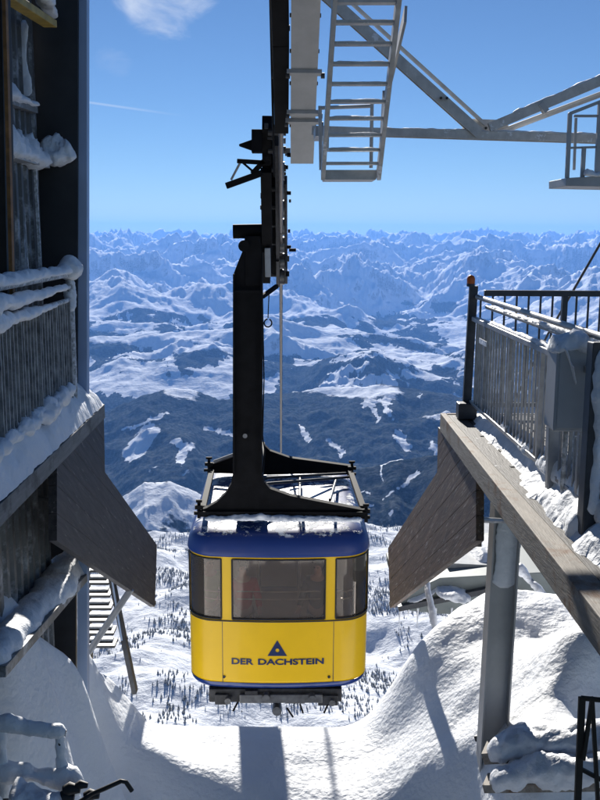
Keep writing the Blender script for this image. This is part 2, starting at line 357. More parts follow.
m = bpy.data.materials.new('snowy_mountain_land'); m.use_nodes = True; t = m.node_tree; n = t.nodes; l = t.links; b = n['Principled BSDF']
b.inputs['Roughness'].default_value = .8; b.inputs['Specular IOR Level'].default_value = 0.0
at = n.new('ShaderNodeAttribute'); at.attribute_name = 'forest'; geo = n.new('ShaderNodeNewGeometry')
def nse(sc, det, rough=.65):
    q = n.new('ShaderNodeTexNoise'); q.inputs['Scale'].default_value = sc; q.inputs['Detail'].default_value = det; q.inputs['Roughness'].default_value = rough; l.new(geo.outputs['Position'], q.inputs[0]); return q.outputs[0]
def mth(op, a, b_, cl=False):
    q = n.new('ShaderNodeMath'); q.operation = op; q.use_clamp = cl
    for i, v in enumerate((a, b_)):
        if hasattr(v, 'is_output'): l.new(v, q.inputs[i])
        else: q.inputs[i].default_value = v
    return q.outputs[0]
def mrg(v, a, b_, c=0, d=1):
    q = n.new('ShaderNodeMapRange'); q.interpolation_type = 'SMOOTHSTEP'; l.new(v, q.inputs[0])
    for i, k in enumerate((a, b_, c, d)): q.inputs[i+1].default_value = k
    return q.outputs[0]
n1 = nse(.0045, 12, .72); n2 = nse(.035, 6, .7)
fo = mth('ADD', at.outputs['Fac'], mth('ADD', mth('MULTIPLY', mth('SUBTRACT', n1, .5), 1.1), mth('MULTIPLY', mth('SUBTRACT', n2, .5), .55))); fo = mrg(fo, .40, .60)
dens = mth('MULTIPLY', fo, mrg(n2, .30, .62, .90, 1.0))
sep = n.new('ShaderNodeSeparateXYZ'); l.new(geo.outputs['Normal'], sep.inputs[0])
rock = mth('MULTIPLY', mrg(mth('ADD', sep.outputs[2], mth('MULTIPLY', mth('SUBTRACT', n1, .5), .5)), .66, .48), mrg(n2, .35, .6, .3, .9))
mA = n.new('ShaderNodeMix'); mA.data_type = 'RGBA'; mA.inputs['A'].default_value = (.78,.81,.86,1); mA.inputs['B'].default_value = (.13,.125,.12,1); l.new(rock, mA.inputs['Factor'])
mB = n.new('ShaderNodeMix'); mB.data_type = 'RGBA'; l.new(mA.outputs['Result'], mB.inputs['A']); mB.inputs['B'].default_value = (.022,.032,.038,1); l.new(dens, mB.inputs['Factor'])
l.new(mB.outputs['Result'], b.inputs['Base Color'])
bmp = n.new('ShaderNodeBump'); bmp.inputs['Distance'].default_value = 12; bmp.inputs['Strength'].default_value = .9; l.new(mth('ADD', nse(.012, 9, .6), mth('MULTIPLY', nse(.0022, 12, .62), 4.5)), bmp.inputs['Height']); l.new(bmp.outputs[0], b.inputs['Normal'])
land.data.materials.append(m)
# haze
HB = MB().box((-32000, -60, -3200), (32000, 63500, 620)).build('haze', M['snow']); HB.data.materials.clear()
hm = bpy.data.materials.new('blue_air'); hm.use_nodes = True; ht = hm.node_tree; ht.nodes.clear()
ho = ht.nodes.new('ShaderNodeOutputMaterial'); hv = ht.nodes.new('ShaderNodeVolumePrincipled'); ht.links.new(hv.outputs[0], ho.inputs['Volume'])
hv.inputs['Color'].default_value = (.17,.42,1.0,1); hv.inputs['Density'].default_value = 2.4e-5; hv.inputs['Anisotropy'].default_value = .2
HB.data.materials.append(hm); tag(HB, 'thin blue mountain haze filling the valley air', None, None, 'stuff')

# ------------------------------------------------------------------ conifers on the slope below
def conifer_arrays(seed, h=3.7, layers=5, n=9):
    rd = random.Random(seed); vs = []; fs = []
    for k in range(layers):
        z0 = h*(.10+.80*k/layers); z1 = z0+h*.36*(1-.08*k); r = h*.21*(1-k/layers*.82)
        b0 = len(vs)
        for i in range(n):
            a = 2*math.pi*(i+rd.random()*.5)/n; rr = r*(.6+.55*rd.random()); vs.append((rr*math.cos(a), rr*math.sin(a), z0-rd.random()*.3)); 
        vs.append((rd.uniform(-.08,.08), rd.uniform(-.08,.08), min(h, z1))); fs += [(b0+i, b0+(i+1)%n, b0+n) for i in range(n)]
    b0 = len(vs); vs += [(.12*math.cos(a), .12*math.sin(a), z) for z in (-1.2, h*.35) for a in (0, 2.09, 4.19)]; fs += [(b0,b0+1,b0+4,b0+3),(b0+1,b0+2,b0+5,b0+4),(b0+2,b0,b0+3,b0+5)]
    return vs, fs
M['conifer'] = mat('dark_conifer_needles', (.035,.045,.032), .8, nscale=.9, col2=(.50,.52,.56), t0=.40, t1=.58)
pts = []
rs = np.random.RandomState(11)
cand = 110000
a_ = R(1)*rs.uniform(-22, 22, cand)+YAW; D_ = np.sqrt(rs.uniform(470**2, 1430**2, cand)); cx = np.sin(a_)*D_; cy = np.cos(a_)*D_
cz = height(cx, cy); dn = fbm(cx/130, cy/130, 5)+.35*fbm(cx/30, cy/30, 3)
lpx = px_of(cx, cy); lpy = 400+F*np.tan(np.arctan2(-cz, D_)-PITCH)
keep = rs.rand(cand) < np.clip((dn-.06)*2.6, .006, .95)*np.interp(lpy, [530,560,600,640,720], [.22,.6,.75,.55,.25])
cx, cy, cz, D_, lpx, lpy = [q[keep] for q in (cx, cy, cz, D_, lpx, lpy)]; hh = rs.uniform(.4, 1.3, len(cx))
vis = (((lpx > 160) & (lpx < 192) & (lpy < 722)) | ((lpx > 120) & (lpx < 192) & (lpy > 600) & (lpy < 722)) | ((lpx > 366) & (lpx < 400) & (lpy < 690)) | ((lpx > 392) & (lpx < 440) & (lpy > 600) & (lpy < 640)) | ((lpx > 400) & (lpx < 540) & (lpy > 535) & (lpy < 600)))
score = np.where(vis, hh*7/D_, 0); order = np.argsort(-score)
protos = [conifer_arrays(s) for s in range(5)]
pm = []
for i, (v, f) in enumerate(protos):
    me = bpy.data.meshes.new('conifer'); me.from_pydata(v, [], f); me.materials.append(M['conifer']); pm.append(me)
tz = [height(cx, cy)][0]
for k in order[:300]:
    o = bpy.data.objects.new('conifer', pm[k % 5]); COL.objects.link(o); o.location = (cx[k], cy[k], tz[k]); o.scale = (hh[k]*rs.uniform(.7,1.5), hh[k]*rs.uniform(.7,1.5), hh[k]); o.rotation_euler.z = rs.rand()*6.28
    tag(o, 'small dark conifer standing in snow on the slope far below the cabin', 'tree', 'conifers scattered on the white slope below')
V = []; Fc = []; nb = 0
for k in order[300:]:
    v, f = protos[k % 5]; v = np.array(v); an = rs.rand()*6.28; c, s_ = math.cos(an), math.sin(an)
    v = np.stack([(v[:,0]*c-v[:,1]*s_)*hh[k]+cx[k], (v[:,0]*s_+v[:,1]*c)*hh[k]+cy[k], v[:,2]*hh[k]+tz[k]], 1); V.append(v); Fc += [tuple(i+nb for i in q) for q in f]; nb += len(v)
V = np.concatenate(V); me = bpy.data.meshes.new('forest'); me.from_pydata(V.tolist(), [], Fc); me.materials.append(M['conifer'])
o = bpy.data.objects.new('forest', me); COL.objects.link(o); tag(o, 'thin wood of small conifers spread over the snowy slope', 'forest', None, 'stuff')

# ------------------------------------------------------------------ foreground snow: a height field through control points
ctrl = []
def cp(px, py, Y): ctrl.append(tuple(P(px, py, Y)))
def cw(x, y, z): ctrl.append((x, y, z))
for a in [(60,640,8.6),(95,662,8.9),(112,690,9.2),(150,727,9.6),(200,731,9.7),(240,729,9.7),(281,728,9.7),(330,729,9.7),(362,724,9.7),(386,702,9.7),(404,672,9.7),(422,646,9.8),(443,624,9.9),(470,603,10.1),(510,590,10.2),(560,602,10.2),(600,612,10.2),(660,620,10.2)]:
    cp(*a); p = ctrl[-1]; cw(p[0], p[1]+.5, p[2]-.35); cw(p[0], p[1]+1.2, p[2]-1.9); cw(p[0], p[1]+2.2, p[2]-4.0)
for a in [(281,752,9.15),(200,752,9.15),(360,752,9.15),(281,770,8.85),(340,772,8.85),(230,770,8.8),(400,735,9.1),(430,700,9.1),(470,660,9.2),(455,640,9.6),(500,645,9.2),(540,640,9.3),
          (520,690,8.2),(560,668,8.0),(600,655,8.0),(495,705,8.3),(470,720,8.4),(560,720,7.3),(520,728,7.3),(600,725,7.2),(425,760,8.3),(455,740,8.2),
          (120,720,8.9),(150,745,8.8),(190,768,8.75),(80,690,7.7),(50,655,7.2),(30,640,6.9),(90,720,7.5),(60,720,6.6),(118,778,7.8),(20,700,6.2),(150,757,8.8)]: cp(*a)
for x in (-3,-1.5,0,1.5,3): cw(x, 7.4, -5.75); cw(x, 6.2, -6.1); cw(x, 4.5, -6.3)
cw(-2.3,8.1,-5.70); cw(-1.7,8.15,-5.72); cw(-1.1,8.2,-5.72); cw(-.6,8.2,-5.66)  # bank steepened toward the camera so this corner turns into shade
cw(-6,8,-3.6); cw(-6,6,-3.5); cw(6,8,-4.2); cw(6,6,-5.2); cw(-6,10,-4.5); cw(6,11,-5.2); cw(-6,12.5,-9); cw(6,13,-9)
C = np.array(ctrl)
def tps_fit(C):
    n_ = len(C); d = np.hypot(C[:,None,0]-C[None,:,0], C[:,None,1]-C[None,:,1]); K = np.where(d > 0, d*d*np.log(d+1e-12), 0)+np.eye(n_)*.005
    Pm = np.c_[np.ones(n_), C[:,:2]]; A = np.block([[K, Pm],[Pm.T, np.zeros((3,3))]]); return np.linalg.solve(A, np.r_[C[:,2], 0, 0, 0])
W = tps_fit(C)
gx = np.arange(-6.5, 7.5, .045); gy = np.arange(3.5, 12.6, .045); GX, GY = np.meshgrid(gx, gy); x = GX.ravel(); y = GY.ravel(); z = np.full_like(x, 0)
for i in range(len(C)):
    d = np.hypot(x-C[i,0], y-C[i,1]); z += W[i]*np.where(d > 0, d*d*np.log(d+1e-12), 0)
z += W[-3]+W[-2]*x+W[-1]*y
rough = .35+.65*sstep(.9, 1.8, x)
z += rough*(.07*fbm(x/1.3, y/1.3, 4)+.015*fbm(x/.3, y/.3, 5))+.035*fbm(x/2.2, y/.9, 3)
z += sstep(1.2, 2.0, x)*.02*np.abs(fbm(x/.45+3, y/.45, 4))
z = np.where(y > 11.8, z-(y-11.8)*2.5, z)
ob = bpy.data.meshes.new('snow_ground'); ob.vertices.add(len(x)); ob.vertices.foreach_set('co', np.stack([x,y,z],1).astype(np.float32).ravel())
nA, nR = len(gx), len(gy); i = np.arange(nR-1)[:, None]*nA+np.arange(nA-1)[None, :]; q = np.stack([i, i+1, i+nA+1, i+nA], -1).reshape(-1, 4)
ob.loops.add(q.size); ob.polygons.add(len(q)); ob.loops.foreach_set('vertex_index', q.ravel().astype(np.int32)); ob.polygons.foreach_set('loop_start', (np.arange(len(q))*4).astype(np.int32)); ob.polygons.foreach_set('use_smooth', np.ones(len(q), bool)); ob.update()
sg = bpy.data.objects.new('snow_ground', ob); COL.objects.link(sg); ob.materials.append(M['snow']); tag(sg, 'deep wind shaped snow bank under the station', None, None, 'structure')
def ground_z(X, Y): j = int(np.clip((Y-3.5)/.045, 0, nR-1)); k = int(np.clip((X+6.5)/.045, 0, nA-1)); return float(z[j*nA+k])
# rocky flank dropping from the snow bank to the slope
# ------------------------------------------------------------------ station: left side
DE = 8.25                                      # far end of both platforms
XL = P(105, 416, DE).x; XR = P(440, 424, DE).x; ZD = P(440, 424, DE).z
# --- frames of reference
zLt = P(104, 404, DE).z; zLb = P(105, 418, DE).z; zRt = P(444, 413, DE).z; zRb = zRt-.16
def lerp(a, b, t): return Vector(a).lerp(Vector(b), t)
st = thing('station_building', 'dark corrugated metal station wall with snowy ledges and corner column tinted with blue sky light', 'building', (-2.2, 7.0, -5.6))
def corrugated(y0, y1, z0, z1, X, pitch, dep):
    mb = MB(); n_ = int((y1-y0)/pitch); ys = []
    for i in range(n_):
        y = y0+i*pitch
        ys += [(y, 0), (y+pitch*.35, 0), (y+pitch*.5, dep), (y+pitch*.85, dep)]
    vs = []; 
    for (y, d) in ys: vs += [(X+d, y, z0), (X+d, y, z1)]
    k = len(ys); back = [(X-.05, ys[0][0], z0), (X-.05, ys[0][0], z1), (X-.05, ys[-1][0], z0), (X-.05, ys[-1][0], z1)]
    fs = [(2*i, 2*i+2, 2*i+3, 2*i+1) for i in range(k-1)]
    b0 = 2*k; fs += [(b0, 0, 1, b0+1), (2*k-2, b0+2, b0+3, 2*k-1), (b0+2, b0, b0+1, b0+3)]
    return mb.add(vs+back, fs)
corrugated(1.2, 7.72, zLt-.02, 3.6, -1.93, .15, .035).build('corrugated_wall', M['corr'], st)
corrugated(3.0, 7.9, -6.4, zLb-.004, -1.99, .17, .045).build('corrugated_wall', M['corrlow'], st)
# solid mass of the building behind the sheets
MB().box((-6.0, 1.2, zLt), (-1.99, 7.9, 3.6)).build('wall', M['darkpanel'], st)
MB().box((-6.0, 1.2, -6.6), (-2.06, 7.9, zLt-.01)).build('wall', M['darkpanel'], st)
cT, cB = P(82.5, -30, 7.9), P(83.5, 700, 8.0)
col_ = MB().bar(cT, cT.lerp(cB, 1.03), .088, .10, up=(0,1,0)).build('corner_column', M['bluepost'], st, bevel=.004)
MB().bar(P(56,-30,7.86), P(57, 430, 7.93), .36, .10, up=(0,1,0)).build('panel', M['darkpanel'], st)
MB().bar(P(61,455,7.97), P(62, 700, 8.05), .26, .06, up=(0,1,0)).build('panel', M['darkpanel'], st)  # dark plate put in for the shade of an opening behind the column
def ledge(pa, pb, X, wd, h, m_, snow, name='ledge', yb=7.75):
    a = PX(*pa, X); b = PX(*pb, X); d = (b-a)/(b.y-a.y); a = a-d*(a.y-3.0)
    lg = MB().bar(a+Vector((-wd/2,0,0)), b+Vector((-wd/2,0,0)), wd, h).build(name, m_, st, bevel=.004)
    if snow:
        q0 = a+d*2.4
        lumpy([q0+Vector((-wd*.5,0,h/2)), lerp(q0,b,.5)+Vector((-wd*.5,0,h/2)), b+Vector((-wd*.45,-.03,h/2))], [wd*.62, wd*.68, wd*.6], snow, seed=len(st.children), amp=.3).build('snow_cap', M['snow'], lg)
    return lg
ledge((8, 99), (38, 110), -1.84, .14, .05, M['corrlow'], [.05,.10,.03])
ledge((8, 152), (50, 165), -1.80, .16, .05, M['boxgrey'], [.14,.15,.16])
lumpy([P(38,158,7.74), P(58,155,7.74), P(76,157,7.74)], [.10,.12,.06], [.12,.19,.05], seed=4, amp=.35).build('snow_heap', M['snow'], st)
lumpy([P(24,20,7.3), P(22,60,7.3), P(26,96,7.3)], [.03,.03,.05], [.03,.03,.04], seed=9, amp=.35).build('snow_streak', M['snow'], st)
ledge((24, 2), (57, 24), -1.66, .10, .05, M['yellowbeam'], None, 'beam')
lumpy([P(38,-6,7.0), P(46,3,7.3), P(55,18,7.7)], [.05,.06,.03], [.06,.07,.04], seed=5, amp=.3).build('snow_cap', M['snow'], st)
for (x0, x1, yy) in ((20, 24, 7.2), (35, 37, 7.4)):
    MB().bar(P(x0, 168, yy), P(x1+4, 280, yy), .022, .022, up=(0,1,0)).build('pipe', M['frost'], st)
np_ = MB().bar(P(-15,-40,6.1), P(-7,300,6.1), .24, .2, up=(0,1,0)).build('post', M['brown'], st)
MB().bar(P(3.8,-40,6.0), P(12.5,300,6.0), .022, .05, up=(0,1,0)).build('edge_strip', M['rust'], np_)
# snowy sill lower on the wall
a, b = PX(78, 574, -1.80), PX(-12, 672, -1.80)
sl = MB().bar(a, b, .22, .07).build('sill', M['corrlow'], st, bevel=.004)
lumpy([a+Vector((-.06,-.02,.03)), lerp(a,b,.3)+Vector((-.04,0,.03)), lerp(a,b,.6)+Vector((-.04,0,.03)), b+Vector((-.04,0,.03))], [.16,.15,.13,.12], [.26,.14,.11,.10], seed=6, amp=.15, sc=3.).build('snow_cap', M['snow'], sl)
MB().bar(P(23,499,7.4), P(57,499,7.6), .03, .03).build('strut', M['corrlow'], st)

# left ledge platform with snow bank
pl = thing('viewing_platform', 'narrow grey edged walkway buried under a snow bank, on the left', 'platform', (-1.75, 6.0, zLb), 'station walkways')
MB().box((-1.985, 1.6, zLb+.02), (XL-.055, DE-.01, zLt-.01)).build('deck', M['deckwood'], pl)
MB().box((XL-.05, 1.6, zLb), (XL, DE, zLt)).build('fascia_beam', M['fascial'], pl, bevel=.004)
def snowbank(xs, y0, y1, prof, seed, step=.03):
    mb = MB(); ny = int((y1-y0)/step); nx = len(xs); vs = []
    for j in range(ny+1):
        y = y0+(y1-y0)*j/ny
        for i, X in enumerate(xs):
            zb, h = prof(X, y); q = Vector((X, y, 0)); e = .55+.45*min(1, h/.2) if h > 0 else 0
            vs.append((X+.012*fb(q+Vector((0,0,seed)), 7), y, zb+max(0, h*(1+.35*fb(q+Vector((0,0,seed+3)), 3.2))+.013*e*fb(q+Vector((0,0,seed+8)), 11))))
    fs = [(j*nx+i, j*nx+i+1, (j+1)*nx+i+1, (j+1)*nx+i) for j in range(ny) for i in range(nx-1)]
    return mb.add(vs, fs, True)
def profL(X, y):
    t = (X+1.98)/(XL+1.98); t = min(1, max(0, t)); e = min(1, max(0, (DE+.02-y)/.42))**.5; f = 1-min(1, max(0, (t-.93)/.07))
    h = (.56*(1-t)**.75+.05)*e
    return (zLt-.02*(1-f), h*(.25+.75*f))
snowbank(np.linspace(-1.98, XL-.004, 26), 3.5, DE+.02, profL, 1).build('snow_bank', M['snow'], pl)
def panel(root, polypx, X, th, m_, slope_edge, label=None):
    poly = [PX(px, py, X) for px, py in polypx]; mb = MB()
    a = PX(*slope_edge[0], X); b = PX(*slope_edge[1], X); d = (b-a).normalized(); nrm = Vector((0, -d.z, d.y)) if d.y > 0 else Vector((0, d.z, -d.y))
    mn = min((p-a).dot(nrm) for p in poly); mxx = max((p-a).dot(nrm) for p in poly); nb = int((mxx-mn)/.19)+1
    for k in range(nb):
        lo = mn+k*(mxx-mn)/nb+.0016; hi = mn+(k+1)*(mxx-mn)/nb-.0016
        q = clip([v.copy() for v in poly], a+nrm*lo, nrm); q = clip(q, a+nrm*hi, -nrm) if q else q
        if len(q) >= 3: mb.prism(q, (th, 0, 0))
    return mb.build('boards', m_, root, bevel=.003)
gp = thing('guide_panel', 'dark slanted board panel below the left walkway, pointing at the cabin', 'guide panel', (XL, 8.2, -2.4), 'docking guide panels')
polyL = [(57,457),(104,419),(105,472),(157,545),(155,607),(57,541)]
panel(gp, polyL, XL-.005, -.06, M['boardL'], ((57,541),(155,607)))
MB().bar(PX(57,462,XL-.09), PX(57,541,XL-.09), .04, .04, up=(0,1,0)).build('batten', M['darksteel'], gp)
MB().bar(PX(60,541,XL-.10), PX(154,603,XL-.10), .05, .05).build('edge_rail', M['darksteel'], gp)

# left railing
xr = -1.66; rl = thing('railing', 'frost covered railing buried in snow along the left walkway', 'railing', (xr, 6.0, zLt), 'platform railings')
zt = P(68, 274, 7.5).z; zl = zt-.20
MB().tube([(xr,7.5,zt),(xr,3.0,zt)], .024).build('top_rail', M['frost'], rl)
MB().tube([(xr,7.5,zt-.10),(xr,3.0,zt-.10)], .018).build('middle_rail', M['frost'], rl)
MB().tube([(xr,7.5,zl),(xr,3.0,zl)], .018).build('lower_rail', M['frost'], rl)
ep = MB().tube([(xr,7.52,zt+.03),(xr,7.52,zLt)], .033, 12).build('end_post', M['frost'], rl)
for k in range(44):
    y = 7.42-k*.078
    mb = MB(); mb.bar((xr,y,zl), (xr,y,zLt+.1), .026 if k%6 else .04, .014, up=(0,1,0))
    mb.build('baluster', M['frostdark'], rl)
lumpy([(xr,7.46,zt+.02),(xr,6.6,zt+.02),(xr,5.6,zt+.02),(xr,3.2,zt+.03)], [.05,.055,.06,.07], [.05,.05,.07,.09], seed=11, amp=.25).build('snow_cap', M['snow'], rl)
lumpy([(xr+.02,7.3,zt-.09),(xr+.02,6.4,zt-.10),(xr+.02,5.4,zt-.09),(xr+.02,3.2,zt-.08)], [.025,.045,.06,.07], [.025,.035,.06,.07], seed=12, amp=.3, flat=.8).build('snow_cap', M['snow'], rl)
lumpy([(xr+.015,7.0,zl+.0),(xr+.02,6.2,zl+.0),(xr+.02,5.4,zl+.01),(xr+.02,3.2,zl)], [.02,.04,.05,.06], [.02,.03,.05,.05], seed=13, amp=.35, flat=1.).build('snow_cap', M['snow'], rl)
lumpy([(xr+.02,7.46,zLt+.27),(xr+.02,6.6,zLt+.26),(xr+.02,5.6,zLt+.25),(xr+.02,3.4,zLt+.25)], [.03,.05,.04,.06], [.04,.06,.04,.07], seed=18, amp=.5, sc=7, flat=1.).build('snow_cap', M['snow'], rl)
lumpy([(xr-.02,7.62,zt+.03),(xr,7.52,zt+.04),(xr,7.4,zt+.03)], [.085,.10,.08], [.08,.11,.07], seed=14, amp=.15, flat=.9, step=.025).build('snow_ball', M['snow'], ep)
lumpy([(xr,7.56,zt-.05),(xr,7.53,zt-.14),(xr,7.5,zt-.3)], [.045,.05,.03], [.045,.05,.03], seed=15, amp=.3, flat=.9, step=.025).build('ice_crust', M['snow'], ep)

# stairs and pipe seen past the left column
sr = thing('metal_staircase', 'steep open metal stair with snowy treads behind the left column', 'staircase', P(100, 640, 10.2))
for k in range(7):
    yy = 566+k*12.5; a = P(86, yy, 10.1); b = P(109+k*1.2, yy+1, 10.1)
    tr_ = MB().box((a.x, 10.0, a.z-.04), (b.x, 10.22, a.z-.012)).build('tread', M['darksteel'], sr)
    MB().box((a.x+.03, 10.12, a.z-.011), (b.x-.04, 10.2, a.z+.012)).build('snow_cap', M['snow'], tr_)
MB().bar(P(107,556,10.0), P(135,692,10.0), .05, .12, up=(0,1,0)).build('stringer', M['darksteel'], sr)
MB().bar(P(86,548,10.28), P(90,660,10.28), .05, .12, up=(0,1,0)).build('stringer', M['darksteel'], sr)
MB().bar(P(109,560,9.95), P(122,640,9.95), .02, .03, up=(0,1,0)).build('handrail', M['bluepost'], sr)
tag(MB().tube([P(86,656,9.5), P(131,589,9.5)], .036, 12).build('brace_pipe', M['steel']), 'pale diagonal pipe propping the left walkway', 'pipe')

# ------------------------------------------------------------------ right side platform
pr = thing('viewing_platform', 'timber edged platform with wet planks and patches of snow, on the right', 'platform', (3.0, 6.0, zRb), 'station walkways')
MB().prism([(XR,DE,zRb),(XR+.05,DE,zRb),(XR+.05,1.6,zRb),(XR-.13,1.6,zRb)],(0,0,zRt-zRb)).build('fascia_beam', M['fascia'], pr, bevel=.005)
MB().box((XR+.054, DE-.05, zRb), (4.6, DE, zRt)).build('fascia_beam', M['fascia'], pr, bevel=.005)
mb = MB(); xx = XR+.056
while xx < 4.5:
    mb.box((xx, 1.6, zRt-.05), (xx+.135, DE-.054, zRt-.006)); xx += .145
mb.build('deck', M['deckwood'], pr, bevel=.003)
for yy in (7.6, 6.2, 4.8, 3.4): MB().box((XR+.056, yy, zRb+.003), (4.5, yy+.08, zRt-.054)).build('joist', M['darksteel'], pr)
xr2 = P(468, 432, 8.1).x
def profR(X, y):
    t = (X-XR)/(3.6-XR); k = max(0, min(1, (6.4-y)/1.3)); tr2 = (X-xr2)
    h = .13*math.exp(-((tr2-.09)/.10)**2)*(.5+.5*min(1, max(0, (8.1-y)/.6))) + k*.32*math.exp(-((tr2-.40)/.40)**2) + k*.03
    h *= min(1, max(0, (X-XR-.05)/.10))*min(1, max(0, (DE-y)/.15))
    h += .05*(fb((X,y,2.5), 4.5)-.12) if X < xr2 else 0
    h -= .035
    return (zRt-.03, h+.028 if h > 0 else 0)
sbm = snowbank(np.linspace(XR+.01, 3.8, 60), 2.6, DE-.005, lambda X, y: profR(X, y), 21, .03)
sbm.build('snow_bank', M['snow'], pr)

rr_ = thing('railing', 'bare metal railing of upright bars along the right platform edge', 'railing', (xr2, 6.2, zRt), 'platform railings')
z1 = P(477, 297, 8.0).z; z2 = P(476, 307, 8.0).z; z3 = P(475, 319, 8.0).z; z4 = P(473, 402, 8.0).z; z5 = P(474, 424, 8.0).z
MB().tube([(xr2+.02,8.02,z1),(xr2+.02,2.8,z1)], .021, 12).build('top_rail', M['railsteel'], rr_)
MB().tube([(xr2+.10,8.0,z2),(xr2+.10,2.8,z2)], .016, 10).build('handrail', M['railsteel'], rr_)
MB().bar((xr2,8.02,z3),(xr2,2.8,z3), .045, .04).build('upper_rail', M['railsteel'], rr_, bevel=.006)
MB().bar((xr2,8.02,z4),(xr2,2.8,z4), .035, .03).build('lower_rail', M['railsteel'], rr_, bevel=.005)
MB().bar((xr2-.05,7.95,z5),(xr2-.05,2.8,z5), .03, .03).build('kick_rail', M['railsteel'], rr_, bevel=.005)
lumpy([(xr2+.11,7.9,z2+.012),(xr2+.11,6.6,z2+.012),(xr2+.11,5.6,z2+.012),(xr2+.11,4,z2+.012)], [.016,.022,.03,.03], [.012,.02,.03,.04], seed=31, amp=.35, n=10).build('snow_cap', M['snow'], rr_)
lumpy([(xr2+.01,7.9,z3+.02),(xr2+.01,6.6,z3+.02),(xr2+.01,5.6,z3+.02),(xr2+.01,4,z3+.02)], [.012,.02,.022,.02], [.006,.02,.026,.03], seed=32, amp=.4, n=10).build('snow_cap', M['snow'], rr_)
lumpy([(xr2+.03,7.8,z4-.01),(xr2+.04,6.6,z4-.01),(xr2+.04,5.6,z4-.01),(xr2+.04,4,z4-.01)], [.03,.05,.06,.06], [.05,.09,.10,.12], seed=33, amp=.2, n=24).build('snow_cap', M['snow'], rr_)
y = 7.88; k = 0
while y > 3.0:
    wd = .034 if k % 9 == 4 else .016
    MB().bar((xr2,y,z3-.02),(xr2,y,z4+.015), wd, wd, up=(0,1,0)).build('baluster', M['railsteel'], rr_); y -= .092; k += 1
for s, q in ((0, .07), (.055, .05)):
    MB().bar((xr2-.005+s*.4,8.07+s,P(470,286,8.07).z),(xr2-.03+s*.4,8.07+s,zRt), q, .05, up=(0,1,0)).build('end_post', M['darksteel'], rr_, bevel=.004)
MB().bar((xr2-.04,8.0,zRt-.0),(xr2-.04,8.0,zRt+.14), .16, .13, up=(0,1,0)).build('post_foot', M['darksteel'], rr_, bevel=.01)
for yy in (7.3, 6.3, 5.5): MB().bar((xr2-.05,yy,z5),(xr2-.05,yy,zRt), .03, .03, up=(0,1,0)).build('bracket', M['darksteel'], rr_)
tg = MB().box(((xr2-.035),7.35,z3-.16),(xr2-.03,7.62,z3-.12)).build('name_plate', M['ice'], rr_)
# end railing facing the valley
er = thing('railing', 'dark thin barred railing across the valley end of the right platform', 'railing', (3.0, 8.12, zRt), 'platform railings')
ze = P(475, 293, 8.12).z
MB().bar((xr2+.1,8.12,ze),(4.5,8.12,ze), .05, .05).build('top_rail', M['darksteel'], er, bevel=.005)
MB().bar((xr2+.1,8.12,zRt+.1),(4.5,8.12,zRt+.1), .035, .035).build('lower_rail', M['darksteel'], er)
k = 0; X = P(480, 320, 8.12).x
while X < 4.45:
    q = .045 if k % 7 == 0 and k else .015
    MB().bar((X,8.12,ze-.025),(X,8.12,zRt+.115 if q < .03 else zRt), q, q, up=(0,1,0)).build('baluster' if q < .03 else 'post', M['darksteel'], er); X += .103; k += 1
lt = thing('warning_lamp', 'small orange lamp on top of the right railing end post', 'lamp', P(471, 287, 8.07))
c = P(471, 280, 8.07)
MB().tube([c-Vector((0,0,.055)), c-Vector((0,0,.03))], .035, 14).build('base', M['darksteel'], lt)
MB().tube([c-Vector((0,0,.03)), c+Vector((0,0,.01)), c+Vector((0,0,.032)), c+Vector((0,0,.042))], [.034,.036,.026,.008], 14).build('lens', M['orange'], lt)

# control box, posts near the camera side of the right platform
bx = thing('control_box', 'grey electrical box with a snow cap fixed to a post by the right railing', 'box', P(572, 430, 5.1))
a, b = P(558, 343, 5.0), P(592, 432, 5.0)
MB().box((a.x, 5.0, b.z), (b.x, 5.2, a.z)).build('casing', M['boxgrey'], bx, bevel=.012)
MB().box((a.x+.012, 4.985, b.z+.02), (b.x-.012, 4.998, a.z-.02)).build('door', M['boxgrey'], bx, bevel=.004)
lumpy([(a.x-.01,5.1,a.z-.05),((a.x+b.x)/2,5.1,a.z-.02),(b.x,5.1,a.z-.05)], [.12,.13,.11], [.06,.09,.06], seed=41, amp=.25).build('snow_cap', M['snow'], bx)
lumpy([(a.x+.03,4.99,a.z-.02),(a.x+.07,4.985,a.z-.12),(a.x+.10,4.985,a.z-.22)], [.06,.06,.02], [.012,.012,.006], seed=42, amp=.3).build('snow_smear', M['snow'], bx)
ps = thing('post', 'grey steel post standing left of the control box on the right platform', 'post', P(553, 512, 5.55), 'posts on the right platform')
MB().bar(P(556,345,5.5), P(551,512,5.5), .07, .06, up=(0,1,0)).build('shaft', M['steel'], ps, bevel=.006)
ps = thing('post', 'thick dark post at the right edge beside the control box', 'post', P(590, 560, 4.7), 'posts on the right platform')
MB().bar(P(599,342,4.75), P(585,575,4.7), .09, .10, up=(0,1,0)).build('shaft', M['darksteel'], ps, bevel=.006)
lumpy([P(603,350,4.7), P(600,420,4.7), P(592,520,4.68)], [.05,.03,.03], [.06,.05,.02], seed=43, amp=.4, flat=.9).build('snow_crust', M['snow'], ps)
lumpy([P(553,505,5.5), P(575,530,5.1), P(602,545,4.7)], [.10,.14,.16], [.12,.16,.2], seed=44, amp=.18, sc=3.).build('snow_heap', M['snow'], pr)
pp = thing('pipe_bundle', 'pair of frosty pipes under the control box', 'pipes', P(570, 500, 5.3))
for q in (566, 573, 581): MB().tube([P(q,430,5.25), P(q-4,500,5.25)], .016).build('pipe', M['frost'], pp)

